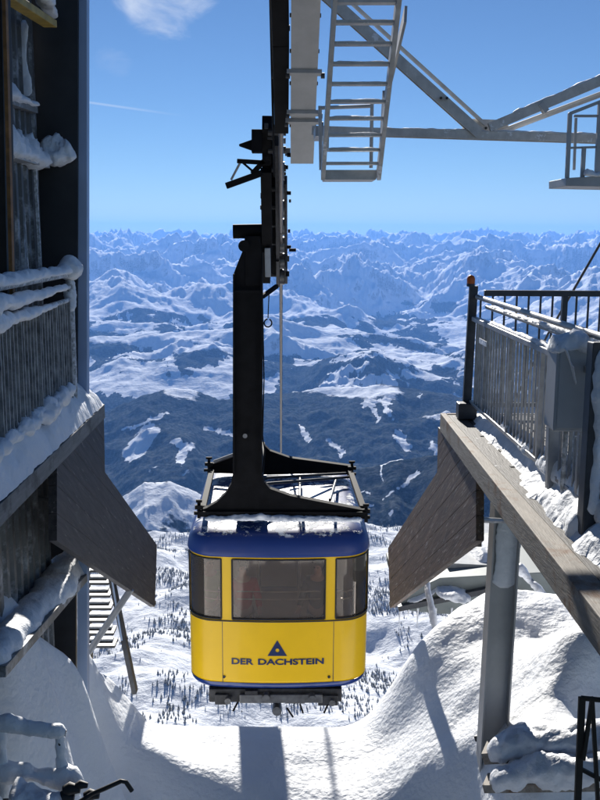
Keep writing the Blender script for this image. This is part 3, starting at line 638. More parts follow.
# right guide panel
gp = thing('guide_panel', 'brown slanted board panel under the right platform, pointing at the cabin', 'guide panel', (XR, 8.2, -2.4), 'docking guide panels')
polyR = [(438,427),(476,466),(476,541),(390,608),(388,548),(437,472)]
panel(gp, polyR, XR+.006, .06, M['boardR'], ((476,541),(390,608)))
MB().bar(PX(478,470,XR+.10), PX(477,546,XR+.10), .06, .06, up=(0,1,0)).build('batten', M['fascia'], gp)
MB().bar(PX(474,538,XR+.10), PX(391,604,XR+.10), .05, .05).build('edge_rail', M['darksteel'], gp)
MB().tube([P(480,520,7.0), P(512,521,7.9)], .022).build('strut', M['steel'], gp)
# support column
sc_ = thing('support_column', 'tall grey steel column rising from the snow under the right platform', 'column', P(489, 800, 7.9))
a, b = P(508, 478, 7.85), P(487, 830, 7.85)
rg = (b-a).normalized()
MB().bar(a, b, .215, .012, up=(0,1,0)).build('web', M['girder'], sc_)
for s in (-1, 1):
    off = Vector((s*.112, 0, 0)); MB().bar(a+off, b+off, .014, .18, up=(0,1,0)).build('flange', M['girder'], sc_)
lumpy([P(511,516,7.83), P(507,558,7.83), P(504,588,7.83)], [.115,.108,.10], [.018,.016,.008], seed=51, amp=.12, flat=1.).build('ice_crust', M['ice'], sc_)

# lower platform past the right panel
lp = thing('lower_platform', 'grey green sheet metal platform with a snow covered roof beyond the right column', 'platform', P(480, 615, 14))
a, b = P(402, 594, 13.6), P(600, 615, 13.6)
MB().prism([P(400,597,13.6), P(440,578,13.6), P(660,566,13.6), P(660,622,13.6), P(440,614,13.6), P(402,610,13.6)], (0,2.0,0)).build('side_wall', M['greenroof'], lp, bevel=.01)
MB().bar(P(398,608,13.5), P(497,588,13.5), .10, .08, up=(0,0,1)).build('beam', M['darksteel'], lp)
MB().bar(P(497,588,13.5), P(600,622,13.5), .10, .08, up=(0,0,1)).build('beam', M['darksteel'], lp)
MB().prism([P(447,563,14.0), P(545,568,14.0), P(545,574,14.0), P(447,571,14.0)], (0,2.5,0)).build('roof_edge', M['steel'], lp)
lumpy([P(447,562,14.8), P(475,552,14.8), P(510,556,14.8), P(548,564,14.8)], [.5,.8,.8,.5], [.08,.18,.16,.06], seed=61, amp=.15, sc=2.).build('snow_cap', M['snow'], lp)
lumpy([P(436,592,13.5), P(452,594,13.5), P(470,596,13.5)], [.22,.34,.2], [.05,.10,.05], seed=62, amp=.2, flat=.5).build('snow_heap', M['snow'], lp)
lumpy([P(405,600,13.7), P(430,590,13.7), P(440,584,13.7)], [.15,.2,.15], [.04,.05,.04], seed=63, amp=.3).build('snow_cap', M['snow'], lp)
for px_, l_ in ((400,16),(418,20),(436,24),(452,8),(409,8)):
    a = P(px_, 608, 13.5); b = P(px_-1, 608+l_, 13.5); MB().tube([a,b], [.018,.003], 6).build('icicle', M['ice'], lp)
def icy(p, q, r, nm, lb):
    o = thing(nm, lb, nm.split('_')[-1], q); MB().tube([p, lerp(p,q,.5), q], r, 10).build('shaft', M['steel'], o)
    lumpy([p, lerp(p,q,.5), q], [r*1.7, r*2.0, r*1.3], [r*1.7, r*2, r*1.3], seed=hash(nm) % 50 if False else int(r*1000), amp=.35, flat=.9, step=.08, n=8).build('ice_crust', M['ice'], o); return o
icy(P(426,578,11.6), P(441,664,10.4), .022, 'icy_brace', 'ice coated slanting brace left of the right column')
icy(P(518,566,11.5), P(563,618,11.0), .035, 'icy_pipe', 'ice coated pipe slanting down to the snow right of the column')

# frozen ledge, pegs and the black frame in the lower right corner
fl = thing('frozen_ledge', 'ice crusted timber ledge in the lower right at the foot of the column', 'ledge', P(545, 770, 7.0))
MB().bar(P(486,752,7.5), P(640,742,7.0), .25, .10).build('timber', M['fascia'], fl)
lumpy([P(488,748,7.45), P(515,741,7.35), P(560,739,7.2), P(640,738,7.0)], [.12,.18,.2,.2], [.10,.13,.12,.12], seed=71, amp=.2, flat=1.2, step=.03, n=30).build('snow_cap', M['ice'], fl)
MB().bar(P(486,783,7.2), P(640,780,6.7), .2, .07).build('timber', M['fascia'], fl)
lumpy([P(490,778,7.15), P(530,770,7.05), P(580,768,6.9), P(640,770,6.7)], [.10,.15,.16,.15], [.09,.12,.13,.12], seed=72, amp=.2, flat=1.1, step=.03, n=30).build('snow_cap', M['ice'], fl)
for i, (qx, qy) in enumerate(((481, 738), (468, 772))):
    tag(MB().bar(P(qx-5,qy,8.0), P(qx+9,qy-1,7.9), .05, .05).build('peg', M['darksteel']), ['short dark peg sticking out of the snow, upper one left of the column foot', 'short dark peg sticking out of the snow, lower one left of the column foot'][i], 'peg', 'pegs by the column foot')
bf = thing('corner_guardrail', 'rusty black metal frame in the bottom right corner', 'frame', P(580, 830, 4.6))
for s, e in (((582,697),(576,840)), ((592,697),(600,840)), ((581,698),(640,704)), ((579,768),(640,800)), ((592,700),(583,760))):
    MB().bar(P(*s,4.6), P(*e,4.55), .035 if s[0]==582 else .02, .025, up=(0,1,0)).build('bar', M['brown'], bf, bevel=.003)

mb = MB(); rc = random.Random(12)
for k in range(0):
    X = rc.uniform(.9, 3.2) if k % 4 else rc.uniform(-2.2, 1.0); Y = rc.uniform(7.6, 9.5); r = rc.choice([.012,.016,.02,.03,.05 if X > 1 else .02]); zz = ground_z(X, Y)
    ico = bmesh.new(); bmesh.ops.create_icosphere(ico, subdivisions=2, radius=r)
    mb.add([Vector((X,Y,zz-r*.1))+v.co*(1+.5*fb(v.co+Vector((k,0,0)), 1.2/r)) for v in ico.verts], [[v.index for v in f.verts] for f in ico.faces], True); ico.free()
0 and tag(mb.build('snow_clods', M['snow']), 'small crumbs and clods of snow lying on the snow bank', None, None, 'stuff')

# snowed-in rail and black lever, lower left
br = thing('railing', 'snow buried low rail in the bottom left corner', 'railing', P(30, 800, 5.4), 'platform railings')
for (pts_, w_, h_, s_) in (([(-20,722),(20,726),(66,733)], .045, .05, 81), ([(-20,772),(30,775),(84,786)], .06, .08, 82), ([(60,735),(61,755),(62,785)], .035, .035, 83), ([(0,728),(2,760),(6,800)], .03, .03, 84)):
    q = [P(u, v, 5.4) for u, v in pts_]; r = MB().tube(q, .02).build('rail' if s_ < 83 else 'post', M['darksteel'], br)
    lumpy(q, w_, h_, seed=s_, amp=.3, flat=.8, n=14, step=.03).build('snow_cap', M['snow'], r)
lv = thing('hand_lever', 'black bent lever and clamp poking out of the snow at the bottom left', 'lever', P(85, 810, 5.2))
MB().tube([P(78,803,5.2), P(92,794,5.2), P(106,788,5.2), P(121,781,5.2), P(126,782,5.2), P(132,791,5.2)], .014, 10).build('handle', M['rubber'], lv)
for u, v, s in ((72,790,.05), (82,786,.035), (92,796,.045), (66,798,.05)):
    c = P(u, v, 5.25); MB().tube([c-Vector((s,0,0)), c-Vector((s*.3,0,-.01)), c+Vector((s,0,.004))], [s*.5, s*.8, s*.45], 9).build('clamp', M['rubber'], lv)
lumpy([P(10,800,5.2), P(30,800,5.2), P(62,806,5.2)], [.1,.12,.08], [.10,.08,.07], seed=86, amp=.3).build('snow_cap', M['snow'], lv)

# ------------------------------------------------------------------ steelwork overhead
tgr = thing('track_girder', 'grey box girder hanging overhead above the cable car carriage', 'girder', P(302, 165, 12))
a, b = P(307.5, -60, 8.9), P(302, 163, 12.0); d = (b-a).normalized(); upv = Vector((1,0,0)).cross(d).normalized()
if upv.z < 0: upv = -upv
MB().bar(a, b, .28, .02, up=upv).build('bottom_plate', M['girder'], tgr)
for s in (-1, 1): MB().bar(a+Vector((s*.13,0,0))+upv*.16, b+Vector((s*.13,0,0))+upv*.16, .018, .30, up=upv).build('side_plate', M['girder'], tgr)
MB().bar(a+upv*.32, b+upv*.32, .28, .02, up=upv).build('top_plate', M['girder'], tgr)
for t, wv in ((.50,.37), (.70,.37), (.745,.40)):
    p = lerp(a, b, t)-upv*.03; cb = MB().bar(p+Vector((-wv/2,0,0)), p+Vector((wv/2,0,0)), .05, .05, up=upv).build('cross_clamp', M['girder'], tgr)
    for s in (-1, 1): MB().tube([p+Vector((s*wv/2-.01,0,-.03)), p+Vector((s*wv/2+.03,0,-.03))], .03, 8).build('bolt', M['mech'], cb)
for s in (-1, 1):
    for t in (.3, .45, .6, .82): MB().tube([lerp(a,b,t)+Vector((s*.13,0,0))+upv*.1, lerp(a,b,t)+Vector((s*.155,0,0))+upv*.1], .022, 6).build('bolt', M['mech'], tgr)
# track shoe and ropes, all in the vertical plane of travel
rA = P(281, 90, 11.4); rB = P(281, 292, 17.0); rd = (rB-rA).normalized(); X0 = 0.0
def rope(Y): t = (Y-rA.y)/rd.y; return rA+rd*t
sh = thing('track_shoe', 'dark curved cable shoe bolted along the left side of the girder', 'cable shoe', P(280, 130, 12))
mb = MB(); q = [P(280.5, -60, 8.9)+Vector((-.02,0,.05)), P(281, 40, 10.3), P(281.5, 128, 12.0)]
for i in range(2): mb.bar(q[i], q[i+1], .17, .16, up=upv)
mb.build('saddle', M['black'], sh, bevel=.01)
MB().bar(q[0]+Vector((-.085,0,.04)), q[2]+Vector((-.07,0,.05)), .02, .16, up=upv).build('side_plate', M['mech'], sh)
MB().bar(q[0]+Vector((.075,0,.04)), q[2]+Vector((.06,0,.05)), .02, .16, up=upv).build('side_plate', M['mech'], sh)
for v in (28, 76):
    Yv = np.interp(v, [-60, 40, 128], [8.9, 10.3, 12.0]); MB().tube([P(272, v, Yv), P(290, v, Yv)], .03, 8).build('bolt', M['mech'], sh)
tag(MB().tube([rope(8.6)+Vector((0,0,.02)), rope(12), rope(20), rope(120), rope(800)], .030, 10).build('track_rope', M['rope']), 'thick pale steel rope running down behind the cabin roof', 'cable')
tag(MB().tube([rope(8.6)+Vector((-.11,0,-.02)), rope(13)+Vector((-.09,0,-.12))], .014, 8).build('haul_rope', M['black']), 'thin dark haul rope beside the thick steel rope above the carriage', 'cable')
# ladder
ld = thing('ladder', 'steep grey metal ladder with flat treads beside the overhead girder', 'ladder', P(350, 178, 8.1))
A0, A1, B0, B1 = P(337.5,-40,6.6), P(323,176,8.1), P(403,-40,6.6), P(378.5,176,8.1)
MB().bar(A0, A1, .035, .10, up=(0,1,0)).build('side_rail', M['truss'], ld, bevel=.004)
MB().bar(B0, B1, .035, .10, up=(0,1,0)).build('side_rail', M['truss'], ld, bevel=.004)
for v in (-18, 1, 21, 42, 62, 82, 100, 117, 134, 149, 163):
    t = (v+40)/216; t = t*6.6/(6.6*t+8.1*(1-t)); p, q = lerp(A0,A1,t), lerp(B0,B1,t)
    r_ = MB().bar(p+Vector((.018,0,0)), q-Vector((.018,0,0)), .085, .022, up=(0,0,1)).build('tread', M['truss'], ld, bevel=.003)
    if v > 0 and v < 160: lumpy([lerp(p,q,.08)+Vector((0,.01,.012)), lerp(p,q,.5)+Vector((0,.01,.012)), lerp(p,q,.92)+Vector((0,.01,.012))], .02, .009, seed=v, amp=.3, n=8).build('snow_cap', M['snow'], r_)
MB().prism([A1+Vector((0,0,.05)), B1+Vector((0,0,.05)), B1+Vector((-.02,0,-.03)), A1+Vector((.01,0,-.03))], (0,.35,0)).build('foot_plate', M['truss'], ld, bevel=.004)
MB().bar(P(405,10,6.95)+Vector((.02,.12,0)), P(386,92,7.6)+Vector((.02,.12,0)), .02, .16, up=(0,1,0)).build('guard_plate', M['girder'], ld)
MB().bar(P(386,92,7.6)+Vector((.0,.12,0)), P(381,170,8.1)+Vector((.0,.12,0)), .02, .10, up=(0,1,0)).build('guard_plate', M['girder'], ld)
for pts_ in ([(320,106),(321,170)], [(328,107),(327,150)], [(372,104),(371,168)], [(320,108),(372,106)], [(325,150),(374,150)]):
    MB().tube([P(u, v, 8.55) for u, v in pts_], .016, 8).build('hoop', M['truss'], ld)
MB().box((P(315,132,8.9).x, 8.8, P(315,137,8.9).z), (P(326,132,8.9).x, 9.3, P(315,127,8.9).z)).build('mount', M['girder'], ld)
# truss
ts = thing('steel_truss', 'pale grey steel crossbeam with two diagonal braces against the sky', 'truss', P(485, 135, 9.5))
def chan(s, e, Y0, Y1, w_, h_, nm, snow=True, t0=.1, t1=.95, m_=None):
    a, b = P(*s, Y0), P(*e, Y1); o = MB(); up = Vector((0,0,1)) if abs((b-a).normalized().z) < .95 else Vector((0,1,0))
    o.bar(a, b, w_, .012, up=up); r_ = (b-a).normalized().cross(up).normalized(); u = r_.cross((b-a).normalized())
    o.bar(a+r_*w_/2-u*h_/2+u*.006, b+r_*w_/2-u*h_/2+u*.006, .012, h_, up=up); o.bar(a-r_*w_/2-u*h_/2+u*.006, b-r_*w_/2-u*h_/2+u*.006, .012, h_, up=up)
    o = o.build(nm, M['truss'], ts)
    if snow: lumpy([lerp(a,b,t0)+u*.008, lerp(a,b,(t0+t1)/2)+u*.008, lerp(a,b,t1)+u*.008], w_*.42, .016, seed=int(s[0]), amp=.5, n=8).build('snow_cap', M['snow'], o)
    return o
chan((312,127), (660,138), 9.5, 9.5, .12, .075, 'bottom_chord', True, .2, .97)
chan((318,-18), (482,130), 9.44, 9.44, .07, .10, 'diagonal', False)
chan((330,-18), (486,124), 9.56, 9.56, .03, .03, 'diagonal', False)
chan((488,124), (660,52), 9.44, 9.3, .07, .085, 'diagonal', True, .15, .9)
MB().tube([P(495,134,9.6), P(660,72,9.45)], .028, 8).build('diagonal', M['girder'], ts)
MB().prism([P(460,134,9.62), P(463,126,9.62), P(472,119,9.62), P(498,120,9.62), P(512,128,9.62), P(508,135,9.62)], (0,-.02,0)).build('gusset_plate', M['truss'], ts, bevel=.003)
for u in (470, 478, 486, 494): MB().tube([P(u,128,9.60), P(u,128,9.57)], .014, 6).build('bolt', M['mech'], ts)
for u in (441, 447): MB().tube([P(u,98,9.40), P(u,98,9.34)], .014, 6).build('bolt', M['mech'], ts)
MB().bar(P(540,104,9.38), P(546,112,9.38), .05, .09, up=(0,1,0)).build('clip', M['girder'], ts)
cg = thing('maintenance_cage', 'open grey maintenance basket on the crossbeam at the upper right', 'basket', P(590, 185, 8.6))
for s, e, r in (((570,113),(567,178),.022), ((584,147),(582,183),.022), ((601,102),(597,180),.03), ((640,100),(636,184),.03), ((569,114),(602,101),.018), ((602,101),(660,98),.018), ((574,116),(640,116),.014), ((566,148),(600,147),.012)):
    MB().bar(P(*s,8.6), P(*e,8.6), r*1.6, r*1.4, up=(0,1,0)).build('bar', M['girder'], cg, bevel=.003)
for s, e, r in (((576,118),(574,170),.014), ((610,116),(607,172),.014)): MB().bar(P(*s,9.1), P(*e,9.1), r*1.6, r*1.4, up=(0,1,0)).build('bar', M['girder'], cg)
MB().prism([P(566,178,8.55), P(660,172,8.55), P(660,188,8.55), P(566,186,8.55)], (0,.55,0)).build('floor_tray', M['girder'], cg, bevel=.005)
lumpy([P(584,174,8.55), P(596,176,8.55), P(612,174,8.55)], .05, .04, seed=91, amp=.3).build('snow_cap', M['snow'], cg)
tag(MB().tube([P(650,165,7.6), P(600,244,8.2), P(573,291,8.6), P(548,334,9.0), P(510,410,10.2)], .011, 8).build('stay_cable', M['darksteel']), 'thin dark cable slanting down behind the right railing', 'cable')

# ------------------------------------------------------------------ cable car
M['lining'] = mat('pale_grey_lining', (.62,.60,.57), .6, var=.08)
ZB = P(281,690,13.9).z; ZW = P(281,621,13.9).z; ZT = P(281,557,13.9).z; CX0 = P(190.5,600,14.45).x; CX1 = P(366.5,600,14.45).x
CX = (CX0+CX1)/2; CWd = (CX1-CX0)/2; CY0 = 14.03; CY1 = 18.1; BOW = .13; RC = .40
cc = thing('cable_car', 'yellow cable car cabin with a blue roof hanging from a black hanger', 'cable car', (CX, 16.0, ZB))
def outline(inset=0.0, n_=None):
    wv = CWd-inset; y0 = CY0+inset; y1 = CY1-inset; r = max(.05, RC-inset*.6); pts = []
    def seg(p, q, k): 
        for i in range(k): pts.append((p[0]+(q[0]-p[0])*i/k, p[1]+(q[1]-p[1])*i/k))
    def arc(cx_, cy_, a0, a1, k):
        for i in range(k): a = a0+(a1-a0)*i/k; pts.append((cx_+r*math.cos(a), cy_+r*math.sin(a)))
    seg((-wv+r,y0),(wv-r,y0),48); arc(wv-r,y0+r,-math.pi/2,0,12); seg((wv,y0+r),(wv,y1-r),72); arc(wv-r,y1-r,0,math.pi/2,12)
    seg((wv-r,y1),(-wv+r,y1),48); arc(-wv+r,y1-r,math.pi/2,math.pi,12); seg((-wv,y1-r),(-wv,y0+r),72); arc(-wv+r,y0+r,math.pi,1.5*math.pi,12)
    o = []; ym = (y0+y1)/2
    for x_, y_ in pts:
        k = max(0, 1-(x_/wv)**2)*BOW; t = (y_-ym)/((y1-y0)/2); o.append((CX+x_, y_-k if t < -.8 else (y_+k if t > .8 else y_)))
    return o
def loft(rings, name, m_, parent, cap0=False, cap1=False, thick=0, smooth=True):
    mb = MB(); n_ = 0; vs = []
    for ins, zz in rings:
        o = outline(ins); n_ = len(o); vs += [(a, b, zz) for a, b in o]
    fs = [(i*n_+k, i*n_+(k+1)%n_, (i+1)*n_+(k+1)%n_, (i+1)*n_+k) for i in range(len(rings)-1) for k in range(n_)]
    mb.add(vs, fs, smooth)
    if cap0: mb.add(vs[:n_], [tuple(range(n_))[::-1]])
    if cap1: mb.add(vs[-n_:], [tuple(range(n_))])
    o = mb.build(name, m_, parent)
    if thick: s = o.modifiers.new('solid', 'SOLIDIFY'); s.thickness = thick; s.offset = -1
    return o
body = loft([(.006,ZB+.112),(0,ZB+.15),(-.004,ZW-.2),(-.002,ZW-.02),(.0,ZW)], 'body', M['yellow'], cc, thick=.02)
skirt = loft([(.24,ZB-.03),(.11,ZB-.02),(.035,ZB+.015),(.008,ZB+.06),(.001,ZB+.11)], 'skirt', M['blue'], cc, cap0=True)
def inwin(x_, y_):                       # which window pane a spot of the wall belongs to
    X = x_-CX; fy = y_ < CY0+.5; ry = y_ > CY1-.5
    if fy or ry:
        if abs(X) < .735: return 'c'+('f' if fy else 'r')
        if abs(X) > .88 and (y_ < CY0+RC+.02 or y_ > CY1-RC-.02): return 'k'+('f' if fy else 'r')+('l' if X < 0 else 'r')
        return None
    t = (y_-CY0-.55)/(CY1-CY0-1.1); k = int(t*4)
    return None if t < .02 or t > .98 or abs(t*4-round(t*4)) < .06 else 's%d%s' % (k, 'l' if X < 0 else 'r')
o_ = outline(0.0); o_in = outline(0.03); nO = len(o_)
runs = []; cur = None
ids = [inwin((o_[i][0]+o_[(i+1)%nO][0])/2, (o_[i][1]+o_[(i+1)%nO][1])/2) for i in range(nO)]
s0 = next(i for i in range(nO) if ids[i] != ids[i-1])
i = s0
while i < s0+nO:
    j = i
    while j < s0+nO and ids[j % nO] == ids[i % nO]: j += 1
    runs.append((i % nO, j-i, ids[i % nO])); i = j
def band(st_, ln, o1, o2, z0, z1):
    mb = MB(); vs = []
    for k in range(ln+1):
        a = o1[(st_+k) % nO]; b = o2[(st_+k) % nO]; vs += [(*a, z0), (*a, z1), (*b, z0), (*b, z1)]
    fs = []
    for k in range(ln):
        q = 4*k; fs += [(q, q+4, q+5, q+1), (q+2, q+3, q+7, q+6), (q+1, q+5, q+7, q+3), (q, q+2, q+6, q+4)]
    e = 4*ln; fs += [(0,1,3,2), (e, e+2, e+3, e+1)]
    return mb.add(vs, fs, False)
oi = outline(.012); oi2 = outline(.018); of1 = outline(-.006); of2 = outline(.022)
ZG0, ZG1 = ZW+.012, ZT-.036
loft([(0,ZT-.034),(0,ZT-.001)], 'header', M['yellow'], cc, thick=.02)
for st_, ln, idd in runs:
    if idd is None: band(st_, ln, o_, o_in, ZW+.001, ZT-.0345).build('pillar', M['yellow'], cc)
    else:
        wn = band(st_, ln, oi, oi2, ZG0, ZG1).build('window', M['glass'], cc)
        mb = MB(); P0 = [Vector((*of1[(st_+k) % nO], 0)) for k in range(ln+1)]
        loop = [p+Vector((0,0,ZG0+.012)) for p in P0]+[p+Vector((0,0,ZG1-.012)) for p in P0[::-1]]; loop.append(loop[0])
        mb.tube(loop, .013, 6, caps=False).build('frame', M['rubber'], wn)
        if idd[0] in 'ck':
            for hb in (.30, .42):
                inn = outline(.10 if idd[0] == 'c' else .06); q = [Vector((*inn[(st_+k) % nO], ZW+hb*(ZT-ZW))) for k in range(1, ln)]
                MB().tube(q, .011, 8).build('guard_bar', M['railsteel'], wn)
loft([(-.012,ZW-.022),(-.018,ZW-.012),(-.012,ZW-.002)], 'sill_trim', M['rubber'], cc)
roof = loft([(.02,ZT-.03),(-.02,ZT),(-.03,ZT+.03),(-.025,ZT+.07),(-.012,ZT+.16),(.02,ZT+.24),(.07,ZT+.30),(.15,ZT+.345),(.28,ZT+.37),(.5,ZT+.385),(.9,ZT+.39)], 'roof', M['blue'], cc, cap1=True)
# snow lying on the roof is part of the roof surface
mr_ = bpy.data.materials.new('blue_roof_with_snow'); mr_.use_nodes = True; t = mr_.node_tree; n = t.nodes; l = t.links; b = n['Principled BSDF']
b.inputs['Coat Weight'].default_value = .1; b.inputs['Specular IOR Level'].default_value = .3
tcn = n.new('ShaderNodeTexCoord'); nz = n.new('ShaderNodeTexNoise'); nz.inputs['Scale'].default_value = 4.6; nz.inputs['Detail'].default_value = 10; nz.inputs['Roughness'].default_value = .68; l.new(tcn.outputs['Object'], nz.inputs[0])
gg = n.new('ShaderNodeNewGeometry'); sp = n.new('ShaderNodeSeparateXYZ'); l.new(gg.outputs['Normal'], sp.inputs[0])
q1 = n.new('ShaderNodeMapRange'); l.new(nz.outputs[0], q1.inputs[0]); q1.inputs[1].default_value = .52; q1.inputs[2].default_value = .545
q2 = n.new('ShaderNodeMapRange'); l.new(sp.outputs[2], q2.inputs[0]); q2.inputs[1].default_value = .70; q2.inputs[2].default_value = .80
q3 = n.new('ShaderNodeMath'); q3.operation = 'MULTIPLY'; l.new(q1.outputs[0], q3.inputs[0]); l.new(q2.outputs[0], q3.inputs[1])
mm = n.new('ShaderNodeMix'); mm.data_type = 'RGBA'; mm.inputs['A'].default_value = (.012,.035,.17,1); mm.inputs['B'].default_value = (.78,.80,.84,1); l.new(q3.outputs[0], mm.inputs['Factor']); l.new(mm.outputs['Result'], b.inputs['Base Color'])
rgm = n.new('ShaderNodeMapRange'); l.new(q3.outputs[0], rgm.inputs[0]); rgm.inputs[3].default_value = .42; rgm.inputs[4].default_value = .8; l.new(rgm.outputs[0], b.inputs['Roughness'])
bp = n.new('ShaderNodeBump'); bp.inputs['Distance'].default_value = .03; l.new(q3.outputs[0], bp.inputs['Height']); l.new(bp.outputs[0], b.inputs['Normal'])
roof.data.materials[0] = mr_
MB().box((CX-CWd+.2, CY0+.2, ZB+.02), (CX+CWd-.2, CY1-.2, ZB+.06)).build('floor', M['interior'], cc)
loft([(.06,ZB+.07),(.06,ZW-.02)], 'lining', M['lining'], cc)
loft([(.06,ZT-.06),(.03,ZT-.03)], 'ceiling', M['interior'], cc, cap0=True)
for yy in (15.2, 16.8):
    for s in (-.35, .35): MB().tube([(CX+s,yy,ZB+.06),(CX+s,yy,ZT-.06)], .016).build('grab_pole', M['railsteel'], cc)
# seams, bolts, writing on the front
def fy(X, off=0): return CY0-BOW*max(0, 1-((X-CX)/CWd)**2)-off
for u in (222.5, 333.5):
    X = P(u, 650, 13.93).x; MB().box((X-.004, fy(X,.006), ZB+.10), (X+.004, fy(X,-.004), ZW-.03)).build('panel_seam', M['bluedark'], cc)
for u, v in ((224,677), (329,677)):
    p = P(u, v, 13.93); MB().tube([(p.x, fy(p.x,.018), p.z), (p.x, fy(p.x,-.005), p.z)], .022, 10).build('bolt', M['mech'], cc)
p0 = P(231, 660.5, 13.9)
def text(s, xa, xb, zb, h, m_, parent, name):
    cu = bpy.data.curves.new(name, 'FONT'); cu.body = s; cu.size = 1; cu.offset = .032; cu.resolution_u = 6; cu.extrude = .0
    tmp = bpy.data.objects.new(name, cu); COL.objects.link(tmp); bpy.context.view_layer.update()
    me = bpy.data.meshes.new_from_object(tmp.evaluated_get(bpy.context.evaluated_depsgraph_get())); bpy.data.objects.remove(tmp)
    co = np.array([v.co for v in me.vertices]); lo, hi = co.min(0), co.max(0); bm = bmesh.new(); bm.from_mesh(me)
    bmesh.ops.subdivide_edges(bm, edges=[e for e in bm.edges if e.calc_length() > .3], cuts=2)
    o0 = origin(parent)
    for v in bm.verts:
        X = xa+(v.co.x-lo[0])/(hi[0]-lo[0])*(xb-xa); Z = zb+(v.co.y-lo[1])/(hi[1]-lo[1])*h; v.co = Vector((X, fy(X, .010), Z))-o0
    bm.to_mesh(me); bm.free(); me.materials.clear(); me.materials.append(m_); ob = bpy.data.objects.new(name, me); COL.objects.link(ob); ob.parent = parent
    return ob
zt0, zt1 = P(277,664.8,13.9).z, P(277,658.6,13.9).z
text('DER', P(231.5,660,13.9).x, P(253.5,660,13.9).x, zt0, zt1-zt0, M['bluedark'], cc, 'lettering')
text('DACHSTEIN', P(258,660,13.9).x, P(324,660,13.9).x, zt0, zt1-zt0, M['bluedark'], cc, 'lettering')
tri = [P(267.5,655.8,13.9), P(287,655.8,13.9), P(277.3,640,13.9)]; cen = P(277.4,650.2,13.9); rr0 = .030
mb = MB(); no = 36; outer = []; 
for k in range(no):
    t = k/no*3; i = int(t); outer.append(lerp(tri[i], tri[(i+1)%3], t-i))
outer.sort(key=lambda p: math.atan2(p.z-cen.z, p.x-cen.x)); vs = []
for p in outer:
    a = math.atan2(p.z-cen.z, p.x-cen.x); vs += [(p.x, fy(p.x,.009), p.z), (cen.x+rr0*math.cos(a), fy(cen.x,.009), cen.z+rr0*math.sin(a))]
mb.add(vs, [(2*k, 2*((k+1)%no), 2*((k+1)%no)+1, 2*k+1) for k in range(no)]).build('triangle_emblem', M['bluedark'], cc)
# underside gear
ug = MB().box((P(210,700,14.2).x, 14.0, ZB-.26), (P(341,700,14.2).x, 14.9, ZB-.035)).build('undercarriage', M['mech'], cc, bevel=.02)
MB().box((P(240,700,14.1).x, 13.93, ZB-.24), (P(322,700,14.1).x, 13.996, ZB-.10)).build('guard_plate', M['roller'], ug, bevel=.01)
for u, v, r in ((228,700,.05), (266,697,.06), (277,710,.075), (312,698,.06), (332,702,.05)):
    c = P(u, v-1, 13.95); MB().tube([c+Vector((0,-.08,0)), c+Vector((0,.12,0))], r, 14).build('roller', M['roller'], ug)
for u, v, e in ((238,702,-5), (328,704,-4), (287,708,6), (300,704,3)):
    MB().bar(P(u, v, 13.95), P(u+e, v+9, 13.95), .025, .025, up=(0,1,0)).build('hook', M['black'], ug)
for x0, x1, v0, v1 in ((215,228,694,704), (245,258,690,700), (285,305,694,703), (318,338,695,705)):
    a = P(x0, v1, 13.97); b = P(x1, v0, 13.97); MB().box((a.x,13.94,a.z),(b.x,13.998,b.z)).build('bracket', M['mech'], ug, bevel=.01)
# hanger
hg = MB().prism([P(u, v, 14.15) for u, v in [(197,517),(198,511),(207,508),(217,502),(226,493),(231,484),(233,472),(233.5,274),(238,262),(243,250),(245,236),(262,236),(263,300),(262,474),(264,482),(270,489),(290,496),(330,504),(367,511),(367,517),(330,519),(240,518)]], (0,.16,0)).build('hanger', M['black'], cc, bevel=.008)
MB().bar(P(248,276,14.6), P(247.8,505,14.6), .40, .5, up=(0,1,0)).build('column', M['black'], hg, bevel=.01)
for u0 in (233.8, 261.5): MB().bar(P(u0,274,14.1), P(u0-.2,476,14.1), .025, .05, up=(0,1,0)).build('rib', M['black'], hg)
MB().bar(P(234,292,14.1), P(262,292,14.1), .03, .04).build('rib', M['black'], hg)
MB().bar(P(199,513,14.1), P(366,513.5,14.1), .03, .05).build('rib', M['black'], hg)
MB().tube([P(245,436,14.13), P(245,436,14.06)], .035, 12).build('cap_bolt', M['railsteel'], hg)
ra = MB().prism([P(u, v, 17.3) for u, v in [(208,473),(208,466),(234,455),(262,443),(270,451),(290,458),(320,462),(353,466.5),(353,473),(300,474),(262,475)]], (0,.16,0)).build('rear_arm', M['black'], cc, bevel=.008)
MB().tube([P(214,462,17.2), P(236,454,17.2)], .035, 8).build('arm_highlight', M['railsteel'], ra)  # pale tube added for the bright highlight along the rear arm's top
lk = MB(); xa, xb = P(234,470,14.6).x, P(262,470,14.6).x
za = P(247,505,14.3).z; lk.prism([(xa,14.3,za),(xa,14.3,za+1.0),(xa,15.0,za+.75),(xa,15.8,za+.42),(xa,17.4,za+.32),(xa,17.4,za+.05),(xa,15.5,za)], (xb-xa,0,0)).build('long_beam', M['black'], cc, bevel=.01)
for (s, e) in (((203,508),(212,470)), ((363,508),(350,471))):
    MB().bar(P(*s,14.3), P(*e,17.3), .09, .07).build('side_beam', M['black'], cc)
for (s, Ys, e, Ye) in (((262,484),15.2,(349,477),16.9), ((262,478),16.2,(352,473),17.2), ((330,500),14.6,(336,480),16.6), ((300,497),14.6,(300,478),16.6)):
    MB().tube([P(*s,Ys), P(*e,Ye)], .025, 8).build('roof_rail', M['mech'], cc)
MB().box((P(290,485,15.6).x,15.3,ZT+.38),(P(335,485,15.6).x,16.3,ZT+.44)).build('hatch', M['blue'], cc, bevel=.01)
